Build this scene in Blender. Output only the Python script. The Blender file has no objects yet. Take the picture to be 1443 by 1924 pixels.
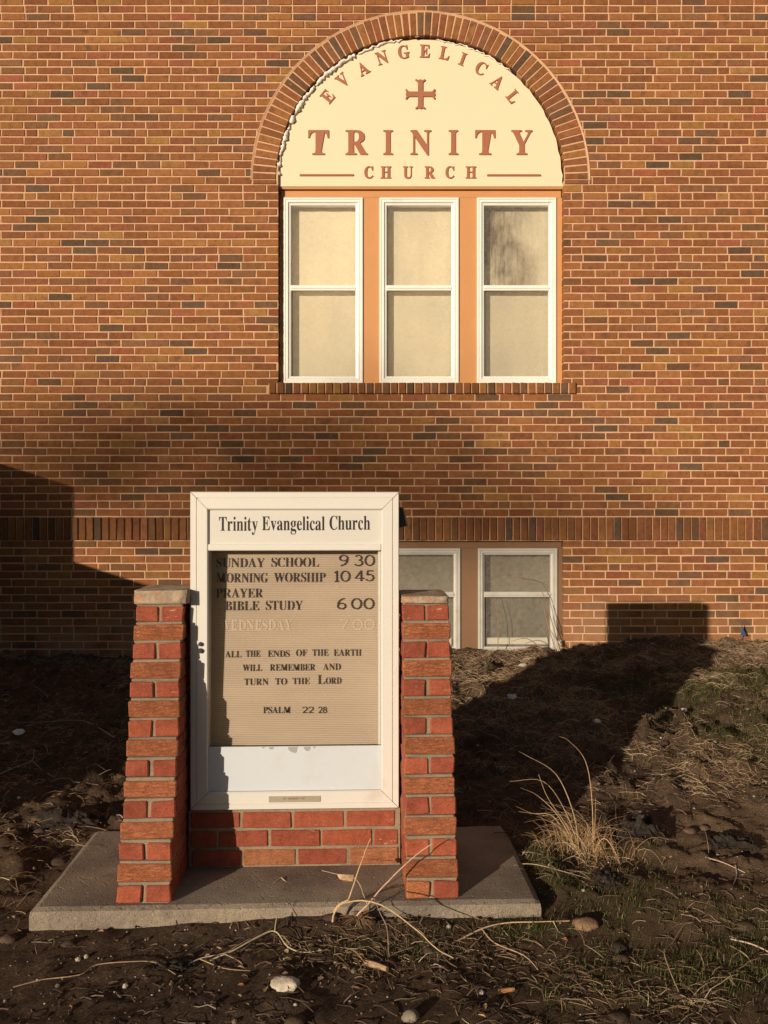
import bpy, math, random, json
import numpy as np
from mathutils import Vector, Matrix, Quaternion

SC = bpy.context.scene
COL = SC.collection
R = random.Random(7)
NR = np.random.default_rng(11)
PI = math.pi

# ------------------------------------------------------------------ camera, sky, sun, exposure
F, CX, CY = 1612.0, 721.5, 962.0          # focal length and centre in pixels of the 1443 x 1924 photograph
CAM = Vector((0.0, -7.58, 1.55))
cam = bpy.data.cameras.new("camera")
cam.sensor_fit = 'VERTICAL'
cam.sensor_height = 36.0
cam.sensor_width = 27.0
cam.lens = F / 1924 * 36
cam.clip_start = 0.05
cam.clip_end = 500
camo = bpy.data.objects.new("camera", cam)
COL.objects.link(camo)
camo.location = CAM
camo.rotation_euler = (PI / 2, 0, 0)
SC.camera = camo

SUN_DIR = Vector((0.69, 1.0, -0.221)).normalized()      # the way the light travels
world = bpy.data.worlds.new("World")
SC.world = world
world.use_nodes = True
wn = world.node_tree
bg = wn.nodes['Background']
sky = wn.nodes.new('ShaderNodeTexSky')
sky.sky_type = 'NISHITA'
sky.sun_disc = False
sky.sun_elevation = math.asin(-SUN_DIR.z)
sky.sun_rotation = math.atan2(-SUN_DIR.x, -SUN_DIR.y)
sky.air_density = 1.0
sky.dust_density = 1.0
wn.links.new(sky.outputs[0], bg.inputs[0])
bg.inputs[1].default_value = 0.05
sun = bpy.data.lights.new("sun", 'SUN')
sun.energy = 5.0
sun.angle = math.radians(0.53)
sun.color = (1.0, 0.845, 0.645)
suno = bpy.data.objects.new("sun", sun)
COL.objects.link(suno)
suno.rotation_euler = SUN_DIR.to_track_quat('-Z', 'Y').to_euler()
suno.location = (-8, -12, 5)
SC.view_settings.view_transform = 'Standard'
SC.view_settings.look = 'None'
SC.view_settings.exposure = -0.03
SC.view_settings.gamma = 1.0

# ------------------------------------------------------------------ small helpers
def wallx(px, d=7.58): return (px - CX) / F * d
def wallz(py, d=7.58): return CAM.z - (py - CY) / F * d
def ray(px, py): return Vector(((px - CX) / F, 1.0, -(py - CY) / F))
def P(px, py, d): return CAM + ray(px, py) * d

def fbm(x, y, seed=0, octaves=4, gain=0.5):
    x = np.asarray(x, float); y = np.asarray(y, float)
    out = np.zeros(np.broadcast(x, y).shape); a = 1.0; t = 0.0
    for o in range(octaves):
        xi = np.floor(x).astype(np.int64); yi = np.floor(y).astype(np.int64)
        fx = x - xi; fy = y - yi
        fx = fx * fx * (3 - 2 * fx); fy = fy * fy * (3 - 2 * fy)
        def h(i, j):
            n = (i * 374761393 + j * 668265263 + (seed + o * 17) * 1274126177) & 0x7fffffff
            n = ((n ^ (n >> 13)) * 1103515245) & 0x7fffffff
            n = ((n ^ (n >> 16)) * 12345677) & 0x7fffffff
            return (n & 0xffff) / 65535.0
        v = (h(xi, yi) * (1 - fx) + h(xi + 1, yi) * fx) * (1 - fy) + (h(xi, yi + 1) * (1 - fx) + h(xi + 1, yi + 1) * fx) * fy
        out = out + a * v; t += a; a *= gain
        x = x * 2.03 + 5.3; y = y * 2.03 + 1.7
    return out / t

class MB:
    """collects shapes, then links them as one mesh object"""
    def __init__(self): self.v = []; self.f = []; self.c = []
    def vert(self, p, c=(1, 1, 1, 1)):
        self.v.append(tuple(p)); self.c.append(c); return len(self.v) - 1
    def poly(self, pts, c=(1, 1, 1, 1)):
        self.f.append([self.vert(p, c) for p in pts])
    def box(self, x0, x1, y0, y1, z0, z1, c=(1, 1, 1, 1)):
        b = len(self.v)
        for z in (z0, z1):
            for x, y in ((x0, y0), (x1, y0), (x1, y1), (x0, y1)): self.vert((x, y, z), c)
        for q in ((0, 3, 2, 1), (4, 5, 6, 7), (0, 1, 5, 4), (1, 2, 6, 5), (2, 3, 7, 6), (3, 0, 4, 7)):
            self.f.append([b + i for i in q])
    def bbox(self, x0, x1, y0, y1, z0, z1, bev=0.003, c=(1, 1, 1, 1), jit=0.0, ys=None):
        """box whose every corner is cut, so edges catch the light; ys shears the front with height"""
        b = len(self.v); xs = (x0, x1); yy = (y0, y1); zz = (z0, z1); idx = {}
        for i in (0, 1):
            for j in (0, 1):
                for k in (0, 1):
                    jx, jy, jz = (R.uniform(-jit, jit) for _ in range(3))
                    for a in range(3):
                        s = [xs[i] + jx, yy[j] + jy, zz[k] + jz]
                        for ax, sg in enumerate((i, j, k)):
                            if ax != a: s[ax] += bev * (1 if sg == 0 else -1)
                        idx[i, j, k, a] = self.vert(s, c)
        def q(*l): self.f.append([idx[t] for t in l])
        q((0,0,0,0),(0,0,1,0),(0,1,1,0),(0,1,0,0)); q((1,0,0,0),(1,1,0,0),(1,1,1,0),(1,0,1,0))
        q((0,0,0,1),(1,0,0,1),(1,0,1,1),(0,0,1,1)); q((0,1,0,1),(0,1,1,1),(1,1,1,1),(1,1,0,1))
        q((0,0,0,2),(0,1,0,2),(1,1,0,2),(1,0,0,2)); q((0,0,1,2),(1,0,1,2),(1,1,1,2),(0,1,1,2))
        for i in (0, 1):
            for j in (0, 1): q((i,j,0,0),(i,j,1,0),(i,j,1,1),(i,j,0,1)) if i == j else q((i,j,0,0),(i,j,0,1),(i,j,1,1),(i,j,1,0))
            for k in (0, 1): q((i,0,k,0),(i,0,k,2),(i,1,k,2),(i,1,k,0)) if i == k else q((i,0,k,0),(i,1,k,0),(i,1,k,2),(i,0,k,2))
        for j in (0, 1):
            for k in (0, 1): q((0,j,k,1),(1,j,k,1),(1,j,k,2),(0,j,k,2)) if j == k else q((0,j,k,1),(0,j,k,2),(1,j,k,2),(1,j,k,1))
        for i in (0, 1):
            for j in (0, 1):
                for k in (0, 1):
                    t = [(i,j,k,0),(i,j,k,1),(i,j,k,2)]
                    q(*(t if (i + j + k) % 2 == 1 else t[::-1]))
    def slab_poly(self, pts, yf, yb, bev, c, tilt=(0, 0)):
        """convex polygon in x-z (counter-clockwise seen from -y) pushed out to yf with a bevelled edge"""
        cx = sum(p[0] for p in pts) / len(pts); cz = sum(p[1] for p in pts) / len(pts)
        n = len(pts); b = len(self.v)
        for (x, z) in pts:
            dx, dz = cx - x, cz - z; l = math.hypot(dx, dz) + 1e-9
            e = min(bev * 1.4, l * 0.4)
            ix = x + math.copysign(min(bev, abs(dx)), dx) if abs(dx) > 1e-6 else x
            iz = z + math.copysign(min(bev, abs(dz)), dz) if abs(dz) > 1e-6 else z
            self.vert((ix, yf + tilt[0] * (x - cx) + tilt[1] * (z - cz), iz), c)
        for (x, z) in pts: self.vert((x, yf + bev + tilt[0] * (x - cx) + tilt[1] * (z - cz), z), c)
        for (x, z) in pts: self.vert((x, yb, z), c)
        self.f.append([b + i for i in range(n)])
        for i in range(n):
            j = (i + 1) % n
            self.f.append([b + i, b + n + i, b + n + j, b + j])
            self.f.append([b + n + i, b + 2 * n + i, b + 2 * n + j, b + n + j])
    def ring(self, x0, x1, z0, z1, prof, c=(1, 1, 1, 1)):
        """mitred rectangular frame: prof is a list of (inset, y), outside to inside"""
        rows = []
        for (i, y) in prof:
            rows.append([self.vert((x, y, z), c) for x, z in ((x0 + i, z0 + i), (x1 - i, z0 + i), (x1 - i, z1 - i), (x0 + i, z1 - i))])
        for a, b in zip(rows, rows[1:]):
            for k in range(4):
                l = (k + 1) % 4
                self.f.append([a[k], a[l], b[l], b[k]])
    def tube(self, pts, r0, r1=None, n=5, c=(1, 1, 1, 1), cap=True):
        r1 = r0 if r1 is None else r1
        pts = [Vector(p) for p in pts]; m = len(pts); rows = []
        up = Vector((0.31, 0.27, 0.91)).normalized()
        for i, p in enumerate(pts):
            t = (pts[min(i + 1, m - 1)] - pts[max(i - 1, 0)])
            t = t.normalized() if t.length > 1e-9 else Vector((0, 0, 1))
            a = t.cross(up); a = a.normalized() if a.length > 1e-4 else t.orthogonal().normalized()
            b = a.cross(t); r = r0[i] if isinstance(r0, list) else r0 + (r1 - r0) * i / max(1, m - 1)
            rows.append([self.vert(p + a * (r * math.cos(2 * PI * k / n)) + b * (r * math.sin(2 * PI * k / n)), c) for k in range(n)])
        for a, b in zip(rows, rows[1:]):
            for k in range(n):
                l = (k + 1) % n
                self.f.append([a[k], a[l], b[l], b[k]])
        if cap:
            self.f.append(rows[0][::-1]); self.f.append(rows[-1])
    def blob(self, p, r, sq=(1, 1, 1), seed=0, sub=2, amp=0.25, freq=2.0, c=(1, 1, 1, 1)):
        import bmesh
        bm = bmesh.new(); bmesh.ops.create_icosphere(bm, subdivisions=sub, radius=1.0)
        b = len(self.v)
        co = np.array([v.co[:] for v in bm.verts])
        k = 1 + amp * (2 * fbm(co[:, 0] * freq + seed * 3.1 + co[:, 2] * 1.3, co[:, 1] * freq + seed * 1.7 - co[:, 2] * freq, seed, 3) - 1)
        for q, s in zip(co, k): self.vert((p[0] + q[0] * r * sq[0] * s, p[1] + q[1] * r * sq[1] * s, p[2] + q[2] * r * sq[2] * s), c)
        for f in bm.faces: self.f.append([b + v.index for v in f.verts])
        bm.free()
    def build(self, name, mat, parent=None, origin=None, smooth=False, colours=True):
        o0 = Vector(origin) if origin is not None else Vector((0, 0, 0))
        me = bpy.data.meshes.new(name)
        v = [(p[0] - o0.x, p[1] - o0.y, p[2] - o0.z) for p in self.v]
        me.from_pydata(v, [], self.f)
        if colours:
            at = me.attributes.new("tint", 'FLOAT_COLOR', 'POINT')
            at.data.foreach_set("color", np.array([(tuple(c) + (1.0,))[:4] for c in self.c], dtype=np.float32).ravel())
        if smooth: me.polygons.foreach_set("use_smooth", [True] * len(me.polygons))
        me.update()
        o = bpy.data.objects.new(name, me)
        if mat: me.materials.append(mat)
        COL.objects.link(o)
        if parent is not None: o.parent = parent
        elif origin is not None: o.location = o0
        return o

def empty(name, loc=(0, 0, 0), rz=0.0):
    o = bpy.data.objects.new(name, None); COL.objects.link(o)
    o.location = loc; o.rotation_euler = (0, 0, rz); o.empty_display_size = 0.1
    return o
def tag(o, label=None, cat=None, group=None, kind=None):
    if label: o['label'] = label
    if cat: o['category'] = cat
    if group: o['group'] = group
    if kind: o['kind'] = kind
    return o

def curve_pts(ctrl, n=6):
    c = [Vector(p) for p in ctrl]; c = [c[0] * 2 - c[1]] + c + [c[-1] * 2 - c[-2]]; out = []
    for i in range(1, len(c) - 2):
        for k in range(n):
            t = k / n; a, b_, d, e = c[i - 1], c[i], c[i + 1], c[i + 2]
            out.append(0.5 * ((2 * b_) + (d - a) * t + (2 * a - 5 * b_ + 4 * d - e) * t * t + (3 * b_ - a - 3 * d + e) * t ** 3))
    out.append(c[-2]); return out
def jc(c, s=0.25):
    k = R.uniform(1 - s, 1 + s); return (c[0] * k, c[1] * k * R.uniform(.94, 1.06), c[2] * k * R.uniform(.88, 1.12), 1)
# ------------------------------------------------------------------ materials
class NT:
    def __init__(self, name):
        self.m = bpy.data.materials.new(name); self.m.use_nodes = True
        self.t = self.m.node_tree; self.b = self.t.nodes['Principled BSDF']
        self.out = self.t.nodes['Material Output']
        self.co = self.t.nodes.new('ShaderNodeTexCoord')
    def n(self, kind, **kw):
        x = self.t.nodes.new(kind)
        for k, v in kw.items(): setattr(x, k, v)
        return x
    def l(self, a, b): self.t.links.new(a, b)
    def mapping(self, scale):
        mp = self.n('ShaderNodeMapping'); mp.inputs['Scale'].default_value = scale
        self.l(self.co.outputs['Object'], mp.inputs[0]); return mp.outputs[0]
    def noise(self, scale, detail=4, rough=0.55, vec=None, dist=0.0):
        x = self.n('ShaderNodeTexNoise')
        x.inputs['Scale'].default_value = scale; x.inputs['Detail'].default_value = detail
        x.inputs['Roughness'].default_value = rough; x.inputs['Distortion'].default_value = dist
        self.l(vec if vec is not None else self.co.outputs['Object'], x.inputs['Vector'])
        return x.outputs['Fac']
    def ramp(self, fac, stops):
        x = self.n('ShaderNodeValToRGB'); e = x.color_ramp.elements
        while len(e) < len(stops): e.new(0.5)
        for i, (p, c) in enumerate(stops):
            e[i].position = p; e[i].color = (c if len(c) == 4 else tuple(c) + (1,))
        self.l(fac, x.inputs[0]); return x.outputs[0]
    def rng(self, fac, a, b, c, d):
        x = self.n('ShaderNodeMapRange')
        for i, v in zip((1, 2, 3, 4), (a, b, c, d)): x.inputs[i].default_value = v
        self.l(fac, x.inputs[0]); return x.outputs[0]
    def mix(self, a, b, fac, mode='MIX'):
        x = self.n('ShaderNodeMix', data_type='RGBA', blend_type=mode)
        for s, v in ((6, a), (7, b)):
            if hasattr(v, 'is_output'): self.l(v, x.inputs[s])
            else: x.inputs[s].default_value = (tuple(v) + (1,))[:4]
        if hasattr(fac, 'is_output'): self.l(fac, x.inputs[0])
        else: x.inputs[0].default_value = fac
        return x.outputs[2]
    def math(self, op, a, b=0.0):
        x = self.n('ShaderNodeMath', operation=op)
        for i, v in enumerate((a, b)):
            if hasattr(v, 'is_output'): self.l(v, x.inputs[i])
            else: x.inputs[i].default_value = v
        return x.outputs[0]
    def attr(self, name='tint'):
        x = self.n('ShaderNodeAttribute'); x.attribute_name = name; return x
    def bump(self, h, dist, strength=1.0, prev=None):
        x = self.n('ShaderNodeBump'); x.inputs['Strength'].default_value = strength; x.inputs['Distance'].default_value = dist
        self.l(h, x.inputs['Height'])
        if prev is not None: self.l(prev, x.inputs['Normal'])
        return x.outputs[0]
    def done(self, col, rough=0.8, normal=None, spec=0.3, **kw):
        b = self.b
        if hasattr(col, 'is_output'): self.l(col, b.inputs['Base Color'])
        else: b.inputs['Base Color'].default_value = (tuple(col) + (1,))[:4]
        if hasattr(rough, 'is_output'): self.l(rough, b.inputs['Roughness'])
        else: b.inputs['Roughness'].default_value = rough
        b.inputs['Specular IOR Level'].default_value = spec
        if normal is not None: self.l(normal, b.inputs['Normal'])
        for k, v in kw.items(): b.inputs[k.replace('_', ' ')].default_value = v
        return self.m

def simple(name, col, rough=0.6, var=0.12, scale=14, bump=0.0006, bscale=90, spec=0.3, metal=0.0, dirt=None, dscale=5, dlo=0.55, dhi=0.75):
    t = NT(name)
    f = t.noise(scale, 5, 0.6)
    c = t.mix(tuple(x * (1 - var) for x in col), tuple(min(1, x * (1 + var)) for x in col), f)
    if dirt: c = t.mix(c, dirt, t.rng(t.noise(dscale, 6, 0.65), dlo, dhi, 0, 0.8))
    return t.done(c, rough, t.bump(t.noise(bscale, 4, 0.6), bump) if bump else None, spec, Metallic=metal)

def tinted(name, rough=0.85, lo=0.8, hi=1.15, scale=60, bump=0.001, bscale=160, spec=0.2):
    t = NT(name); a = t.attr()
    c = t.mix(a.outputs['Color'], t.ramp(t.noise(scale, 4, 0.6), [(0.25, (lo,) * 3), (0.75, (hi,) * 3)]), 1.0, 'MULTIPLY')
    return t.done(c, rough, t.bump(t.noise(bscale, 4, 0.6), bump) if bump else None, spec)

def brick_material(name, rug=0.0, dust=False):
    t = NT(name); a = t.attr()
    f1 = t.noise(22, 6, 0.65); f2 = t.noise(240, 3, 0.6)
    c = t.mix(a.outputs['Color'], t.ramp(f1, [(0.25, (0.66, 0.64, 0.62)), (0.55, (1, 1, 1)), (0.8, (1.22, 1.2, 1.15))]), 1.0, 'MULTIPLY')
    c = t.mix(c, t.ramp(f2, [(0.3, (0.62, 0.6, 0.58)), (0.5, (1, 1, 1)), (0.75, (1.25, 1.25, 1.25))]), 0.8, 'MULTIPLY')
    h = t.math('ADD', t.math('MULTIPLY', f2, 0.5), t.noise(70, 5, 0.7))
    if not rug:
        c = t.mix(c, (0.105, 0.062, 0.04), t.math('MULTIPLY', t.rng(t.noise(8.5, 3, 0.5), 0.56, 0.68, 0, 0.7), t.rng(a.outputs['Alpha'], 0.3, 0.8, 0, 1)))
        c = t.mix(c, (0.56, 0.33, 0.2), t.rng(t.noise(48, 5, 0.7), 0.66, 0.76, 0, 0.5))
    if rug:
        vec = t.mapping((26, 26, 110))
        g = t.noise(1.0, 5, 0.7, vec, 1.2)
        w = t.math('MULTIPLY', t.rng(g, 0.38, 0.62, 0, 1), a.outputs['Alpha'])
        h = t.math('ADD', h, t.math('MULTIPLY', w, rug))
        fl = t.math('MULTIPLY', t.rng(t.noise(1.0, 3, 0.6, t.mapping((34, 34, 150)), 0.8), 0.64, 0.69, 0, 0.7), t.rng(t.noise(4.5, 2, 0.5), 0.5, 0.6, 0, 1))
        c = t.mix(c, (0.7, 0.45, 0.27), fl)
        c = t.mix(c, (0.16, 0.05, 0.025), t.math('MULTIPLY', t.rng(g, 0.46, 0.34, 0, 0.65), a.outputs['Alpha']))
    if dust:
        sx = t.n('ShaderNodeSeparateXYZ'); t.l(t.co.outputs['Object'], sx.inputs[0])
        k = t.math('MULTIPLY', t.rng(sx.outputs['Z'], 0.62, 0.05, 0, 1), t.rng(t.noise(1.7, 5, 0.6), 0.38, 0.58, 0, 0.85))
        c = t.mix(c, (0.34, 0.2, 0.115), k)
        c = t.mix(c, (0.6, 0.42, 0.28), t.rng(t.noise(9, 6, 0.75), 0.66, 0.74, 0, 0.4))
    return t.done(c, 0.88, t.bump(h, 0.0022 if not rug else 0.004, 0.9), 0.18)

M = {}
M['brick'] = brick_material('brick', 0, True)
M['pier_brick'] = brick_material('pier_brick', 1.3)
def mortar_material(name, col, dark):
    t = NT(name)
    c = t.mix(col, dark, t.rng(t.noise(7, 6, 0.7), 0.45, 0.72, 0, 0.8))
    c = t.mix(c, t.ramp(t.noise(260, 3, 0.6), [(0.3, (0.72,) * 3), (0.7, (1.15,) * 3)]), 1.0, 'MULTIPLY')
    return t.done(c, 0.95, t.bump(t.noise(180, 4, 0.7), 0.002), 0.1)
M['mortar'] = mortar_material('mortar', (0.66, 0.41, 0.255), (0.50, 0.295, 0.18))
M['grey_mortar'] = mortar_material('grey_mortar', (0.30, 0.235, 0.17), (0.15, 0.12, 0.09))
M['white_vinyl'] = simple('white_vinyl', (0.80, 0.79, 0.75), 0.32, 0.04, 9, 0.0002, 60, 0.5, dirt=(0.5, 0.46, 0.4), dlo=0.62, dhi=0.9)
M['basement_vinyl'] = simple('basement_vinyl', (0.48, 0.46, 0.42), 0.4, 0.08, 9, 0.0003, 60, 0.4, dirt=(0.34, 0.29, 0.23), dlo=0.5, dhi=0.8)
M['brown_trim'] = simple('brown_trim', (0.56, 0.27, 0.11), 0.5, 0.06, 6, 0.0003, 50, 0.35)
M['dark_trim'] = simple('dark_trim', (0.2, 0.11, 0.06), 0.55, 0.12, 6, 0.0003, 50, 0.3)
M['cream_panel'] = simple('cream_panel', (0.78, 0.65, 0.46), 0.6, 0.025, 4, 0.0002, 40, 0.25)
M['sign_red'] = simple('sign_red', (0.36, 0.135, 0.078), 0.5, 0.06, 20, 0.0002, 60, 0.3)
M['foam'] = simple('foam', (0.82, 0.78, 0.70), 0.9, 0.2, 40, 0.004, 70, 0.1)
M['frame_metal'] = simple('frame_metal', (0.66, 0.64, 0.60), 0.34, 0.05, 5, 0.0002, 40, 0.5, dirt=(0.46, 0.38, 0.29), dlo=0.58, dhi=0.88)
M['header_white'] = simple('header_white', (0.6, 0.58, 0.54), 0.45, 0.03, 4, 0.0001, 30, 0.4)
M['lower_white'] = simple('lower_white', (0.57, 0.61, 0.66), 0.4, 0.04, 5, 0.0001, 30, 0.4, dirt=(0.5, 0.5, 0.48), dlo=0.5, dhi=0.8)
M['letter_black'] = simple('letter_black', (0.022, 0.019, 0.018), 0.4, 0.1, 20, 0, 50, 0.4)
M['letter_brown'] = simple('letter_brown', (0.045, 0.032, 0.026), 0.45, 0.1, 20, 0, 50, 0.4)
M['faded'] = simple('faded', (0.545, 0.445, 0.352), 0.6, 0.08, 60, 0, 50, 0.2)
M['dark_metal'] = simple('dark_metal', (0.03, 0.03, 0.034), 0.4, 0.2, 30, 0.0003, 90, 0.5)
M['grey_metal'] = simple('grey_metal', (0.28, 0.27, 0.25), 0.4, 0.2, 20, 0.0003, 90, 0.5, 0.6)
M['plaque'] = simple('plaque', (0.42, 0.37, 0.28), 0.45, 0.15, 30, 0.0003, 90, 0.4, 0.3)
M['black_fabric'] = simple('black_fabric', (0.024, 0.017, 0.012), 0.75, 0.35, 12, 0.004, 60, 0.3)
M['blue_flag'] = simple('blue_flag', (0.03, 0.07, 0.16), 0.5, 0.1, 30, 0, 50, 0.3)
M['pipe'] = simple('pipe', (0.72, 0.68, 0.58), 0.4, 0.06, 20, 0, 50, 0.4)
M['paper'] = simple('paper', (0.66, 0.64, 0.62), 0.7, 0.12, 30, 0.001, 60, 0.2)
M['straw'] = tinted('straw', 0.75, 0.75, 1.2, 50, 0, 0)
M['grass'] = tinted('grass', 0.7, 0.8, 1.15, 30, 0, 0)
M['leaf'] = tinted('leaf', 0.8, 0.6, 1.3, 40, 0.001, 120)
M['stem'] = tinted('stem', 0.75, 0.65, 1.2, 70, 0.0008, 200)
M['stone'] = tinted('stone', 0.9, 0.55, 1.25, 25, 0.004, 80)
M['soil_bits'] = tinted('soil_bits', 0.95, 0.6, 1.3, 60, 0.003, 130)

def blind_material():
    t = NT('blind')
    a = t.attr()                                     # r: cloth lightness, g: strength of the reflection painted into the cloth
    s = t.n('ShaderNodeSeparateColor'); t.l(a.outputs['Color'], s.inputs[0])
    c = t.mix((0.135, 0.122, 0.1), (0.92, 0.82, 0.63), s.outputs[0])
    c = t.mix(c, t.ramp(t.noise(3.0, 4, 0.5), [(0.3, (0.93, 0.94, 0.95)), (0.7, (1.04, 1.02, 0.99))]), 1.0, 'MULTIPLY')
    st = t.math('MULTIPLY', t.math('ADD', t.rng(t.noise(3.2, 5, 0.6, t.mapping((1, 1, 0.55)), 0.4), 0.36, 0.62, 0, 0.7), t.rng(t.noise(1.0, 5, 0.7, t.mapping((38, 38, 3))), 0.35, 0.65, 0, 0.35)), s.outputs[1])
    c = t.mix(c, (0.15, 0.105, 0.07), st)  # dark streaks painted on the cloth in place of a pane reflection
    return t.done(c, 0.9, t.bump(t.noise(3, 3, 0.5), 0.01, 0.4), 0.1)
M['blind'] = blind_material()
def glass_material():
    t = NT('window_glass'); t.t.nodes.remove(t.b)
    tr = t.n('ShaderNodeBsdfTransparent'); tr.inputs[0].default_value = (0.93, 0.94, 0.92, 1)
    gl = t.n('ShaderNodeBsdfGlossy'); gl.inputs['Roughness'].default_value = 0.06
    fr = t.n('ShaderNodeFresnel'); fr.inputs['IOR'].default_value = 1.5
    t.l(t.bump(t.noise(2.5, 2, 0.5), 0.004, 0.3), gl.inputs['Normal'])
    m = t.n('ShaderNodeMixShader'); t.l(fr.outputs[0], m.inputs[0]); t.l(tr.outputs[0], m.inputs[1]); t.l(gl.outputs[0], m.inputs[2])
    df = t.n('ShaderNodeBsdfDiffuse'); df.inputs[0].default_value = (0.55, 0.5, 0.42, 1)
    m2 = t.n('ShaderNodeMixShader'); t.l(t.rng(t.noise(30, 6, 0.7), 0.3, 0.8, 0.08, 0.3), m2.inputs[0])
    t.l(m.outputs[0], m2.inputs[1]); t.l(df.outputs[0], m2.inputs[2]); t.l(m2.outputs[0], t.out.inputs[0])
    return t.m
M['glass'] = glass_material()
def clear_material():
    t = NT('cover_glass'); t.t.nodes.remove(t.b)
    tr = t.n('ShaderNodeBsdfTransparent'); tr.inputs[0].default_value = (0.96, 0.96, 0.95, 1)
    gl = t.n('ShaderNodeBsdfGlossy'); gl.inputs['Roughness'].default_value = 0.03
    fr = t.n('ShaderNodeFresnel'); fr.inputs['IOR'].default_value = 1.45
    m = t.n('ShaderNodeMixShader'); t.l(fr.outputs[0], m.inputs[0]); t.l(tr.outputs[0], m.inputs[1]); t.l(gl.outputs[0], m.inputs[2])
    t.l(m.outputs[0], t.out.inputs[0]); return t.m
M['clear'] = clear_material()
def concrete_material():
    t = NT('concrete')
    c = t.mix((0.34, 0.275, 0.21), (0.185, 0.152, 0.125), t.rng(t.noise(3.5, 6, 0.6), 0.35, 0.7, 0, 1))
    c = t.mix(c, t.ramp(t.noise(220, 3, 0.7), [(0.3, (0.6,) * 3), (0.55, (1,) * 3), (0.75, (1.35,) * 3)]), 1.0, 'MULTIPLY')
    c = t.mix(c, (0.12, 0.098, 0.08), t.rng(t.noise(6, 7, 0.7), 0.56, 0.72, 0, 0.7))
    c = t.mix(c, (0.46, 0.36, 0.25), t.rng(t.noise(90, 2, 0.5), 0.66, 0.7, 0, 0.5))
    h = t.math('ADD', t.noise(160, 5, 0.7), t.math('MULTIPLY', t.rng(t.noise(60, 2, 0.5), 0.3, 0.4, 0, 1), 0.7))
    return t.done(c, 0.92, t.bump(h, 0.003), 0.15)
M['concrete'] = concrete_material()
def cap_material():
    t = NT('cap_stone')
    c = t.mix((0.44, 0.335, 0.245), (0.22, 0.165, 0.12), t.rng(t.noise(18, 6, 0.65, None, 0.6), 0.4, 0.66, 0, 1))
    c = t.mix(c, (0.44, 0.22, 0.12), t.rng(t.noise(11, 4, 0.6), 0.56, 0.66, 0, 0.7))
    return t.done(c, 0.9, t.bump(t.noise(60, 6, 0.7), 0.006), 0.15)
M['cap_stone'] = cap_material()
def board_material():
    t = NT('letter_board')
    c = t.mix((0.52, 0.42, 0.33), (0.45, 0.36, 0.28), t.rng(t.noise(3, 5, 0.6, t.mapping((0.6, 0.6, 3))), 0.35, 0.7, 0, 1))
    c = t.mix(c, (0.3, 0.22, 0.16), t.rng(t.noise(14, 5, 0.7), 0.66, 0.78, 0, 0.5))
    return t.done(c, 0.8, None, 0.2)
M['letter_board'] = board_material()
def ground_material():
    t = NT('soil'); a = t.attr()
    s = t.n('ShaderNodeSeparateColor'); t.l(a.outputs['Color'], s.inputs[0])
    c = t.ramp(t.noise(5, 8, 0.7), [(0.25, (0.055, 0.036, 0.025)), (0.5, (0.105, 0.068, 0.045)), (0.75, (0.165, 0.11, 0.073))])
    c = t.mix(c, t.ramp(t.noise(70, 5, 0.7), [(0.3, (0.5,) * 3), (0.55, (1,) * 3), (0.8, (1.6, 1.5, 1.4))]), 1.0, 'MULTIPLY')
    c = t.mix(c, (0.17, 0.11, 0.07), t.math('MULTIPLY', s.outputs[0], t.rng(t.noise(9, 5, 0.7), 0.3, 0.7, 0.1, 0.75)))
    c = t.mix(c, (0.045, 0.055, 0.02), t.math('MULTIPLY', s.outputs[1], t.rng(t.noise(14, 4, 0.6), 0.35, 0.6, 0.2, 0.9)))
    c = t.mix(c, (0.25, 0.165, 0.105), t.math('MULTIPLY', s.outputs[2], 0.8))
    c = t.mix(c, (0.42, 0.36, 0.29), t.rng(t.noise(170, 2, 0.5), 0.70, 0.73, 0, 0.8))
    h = t.math('ADD', t.noise(60, 6, 0.75), t.math('MULTIPLY', t.noise(260, 3, 0.7), 0.35))
    return t.done(c, 0.97, t.bump(h, 0.02, 0.9), 0.08)
M['soil'] = ground_material()

# ------------------------------------------------------------------ ground: one sheet out to the horizon
SO = Vector((-0.351, -4.428, 0.0)); SYAW = math.atan(0.0366)         # the sign's own axes: u along it, v away from the camera
UA = Vector((math.cos(SYAW), math.sin(SYAW), 0)); VA = Vector((-math.sin(SYAW), math.cos(SYAW), 0))
SLAB_Z = 0.105
def axis_coords(lo, hi, step, far, grow=1.35):
    a = list(np.arange(lo, hi + 1e-6, step)); s = step
    while a[-1] < far: s *= grow; a.append(a[-1] + s)
    s = step
    while a[0] > -far: s *= grow; a.insert(0, a[0] - s)
    return np.array(a)
def gauss(x, y, cx, cy, rx, ry): return np.exp(-((x - cx) / rx) ** 2 - ((y - cy) / ry) ** 2)
GRASS = [(2.75, -1.6, 0.85, 0.7), (2.4, -2.6, .5, .3), (0.78, -4.05, 0.28, 0.22), (1.0, -4.78, 0.45, 0.17), (0.42, -4.47, 0.25, 0.07), (0.05, -4.60, 0.18, 0.08),
         (1.35, -4.5, 0.3, 0.16), (1.0, -4.35, 0.2, 0.12), (3.6, -3.0, 0.6, 0.7)]
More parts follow.
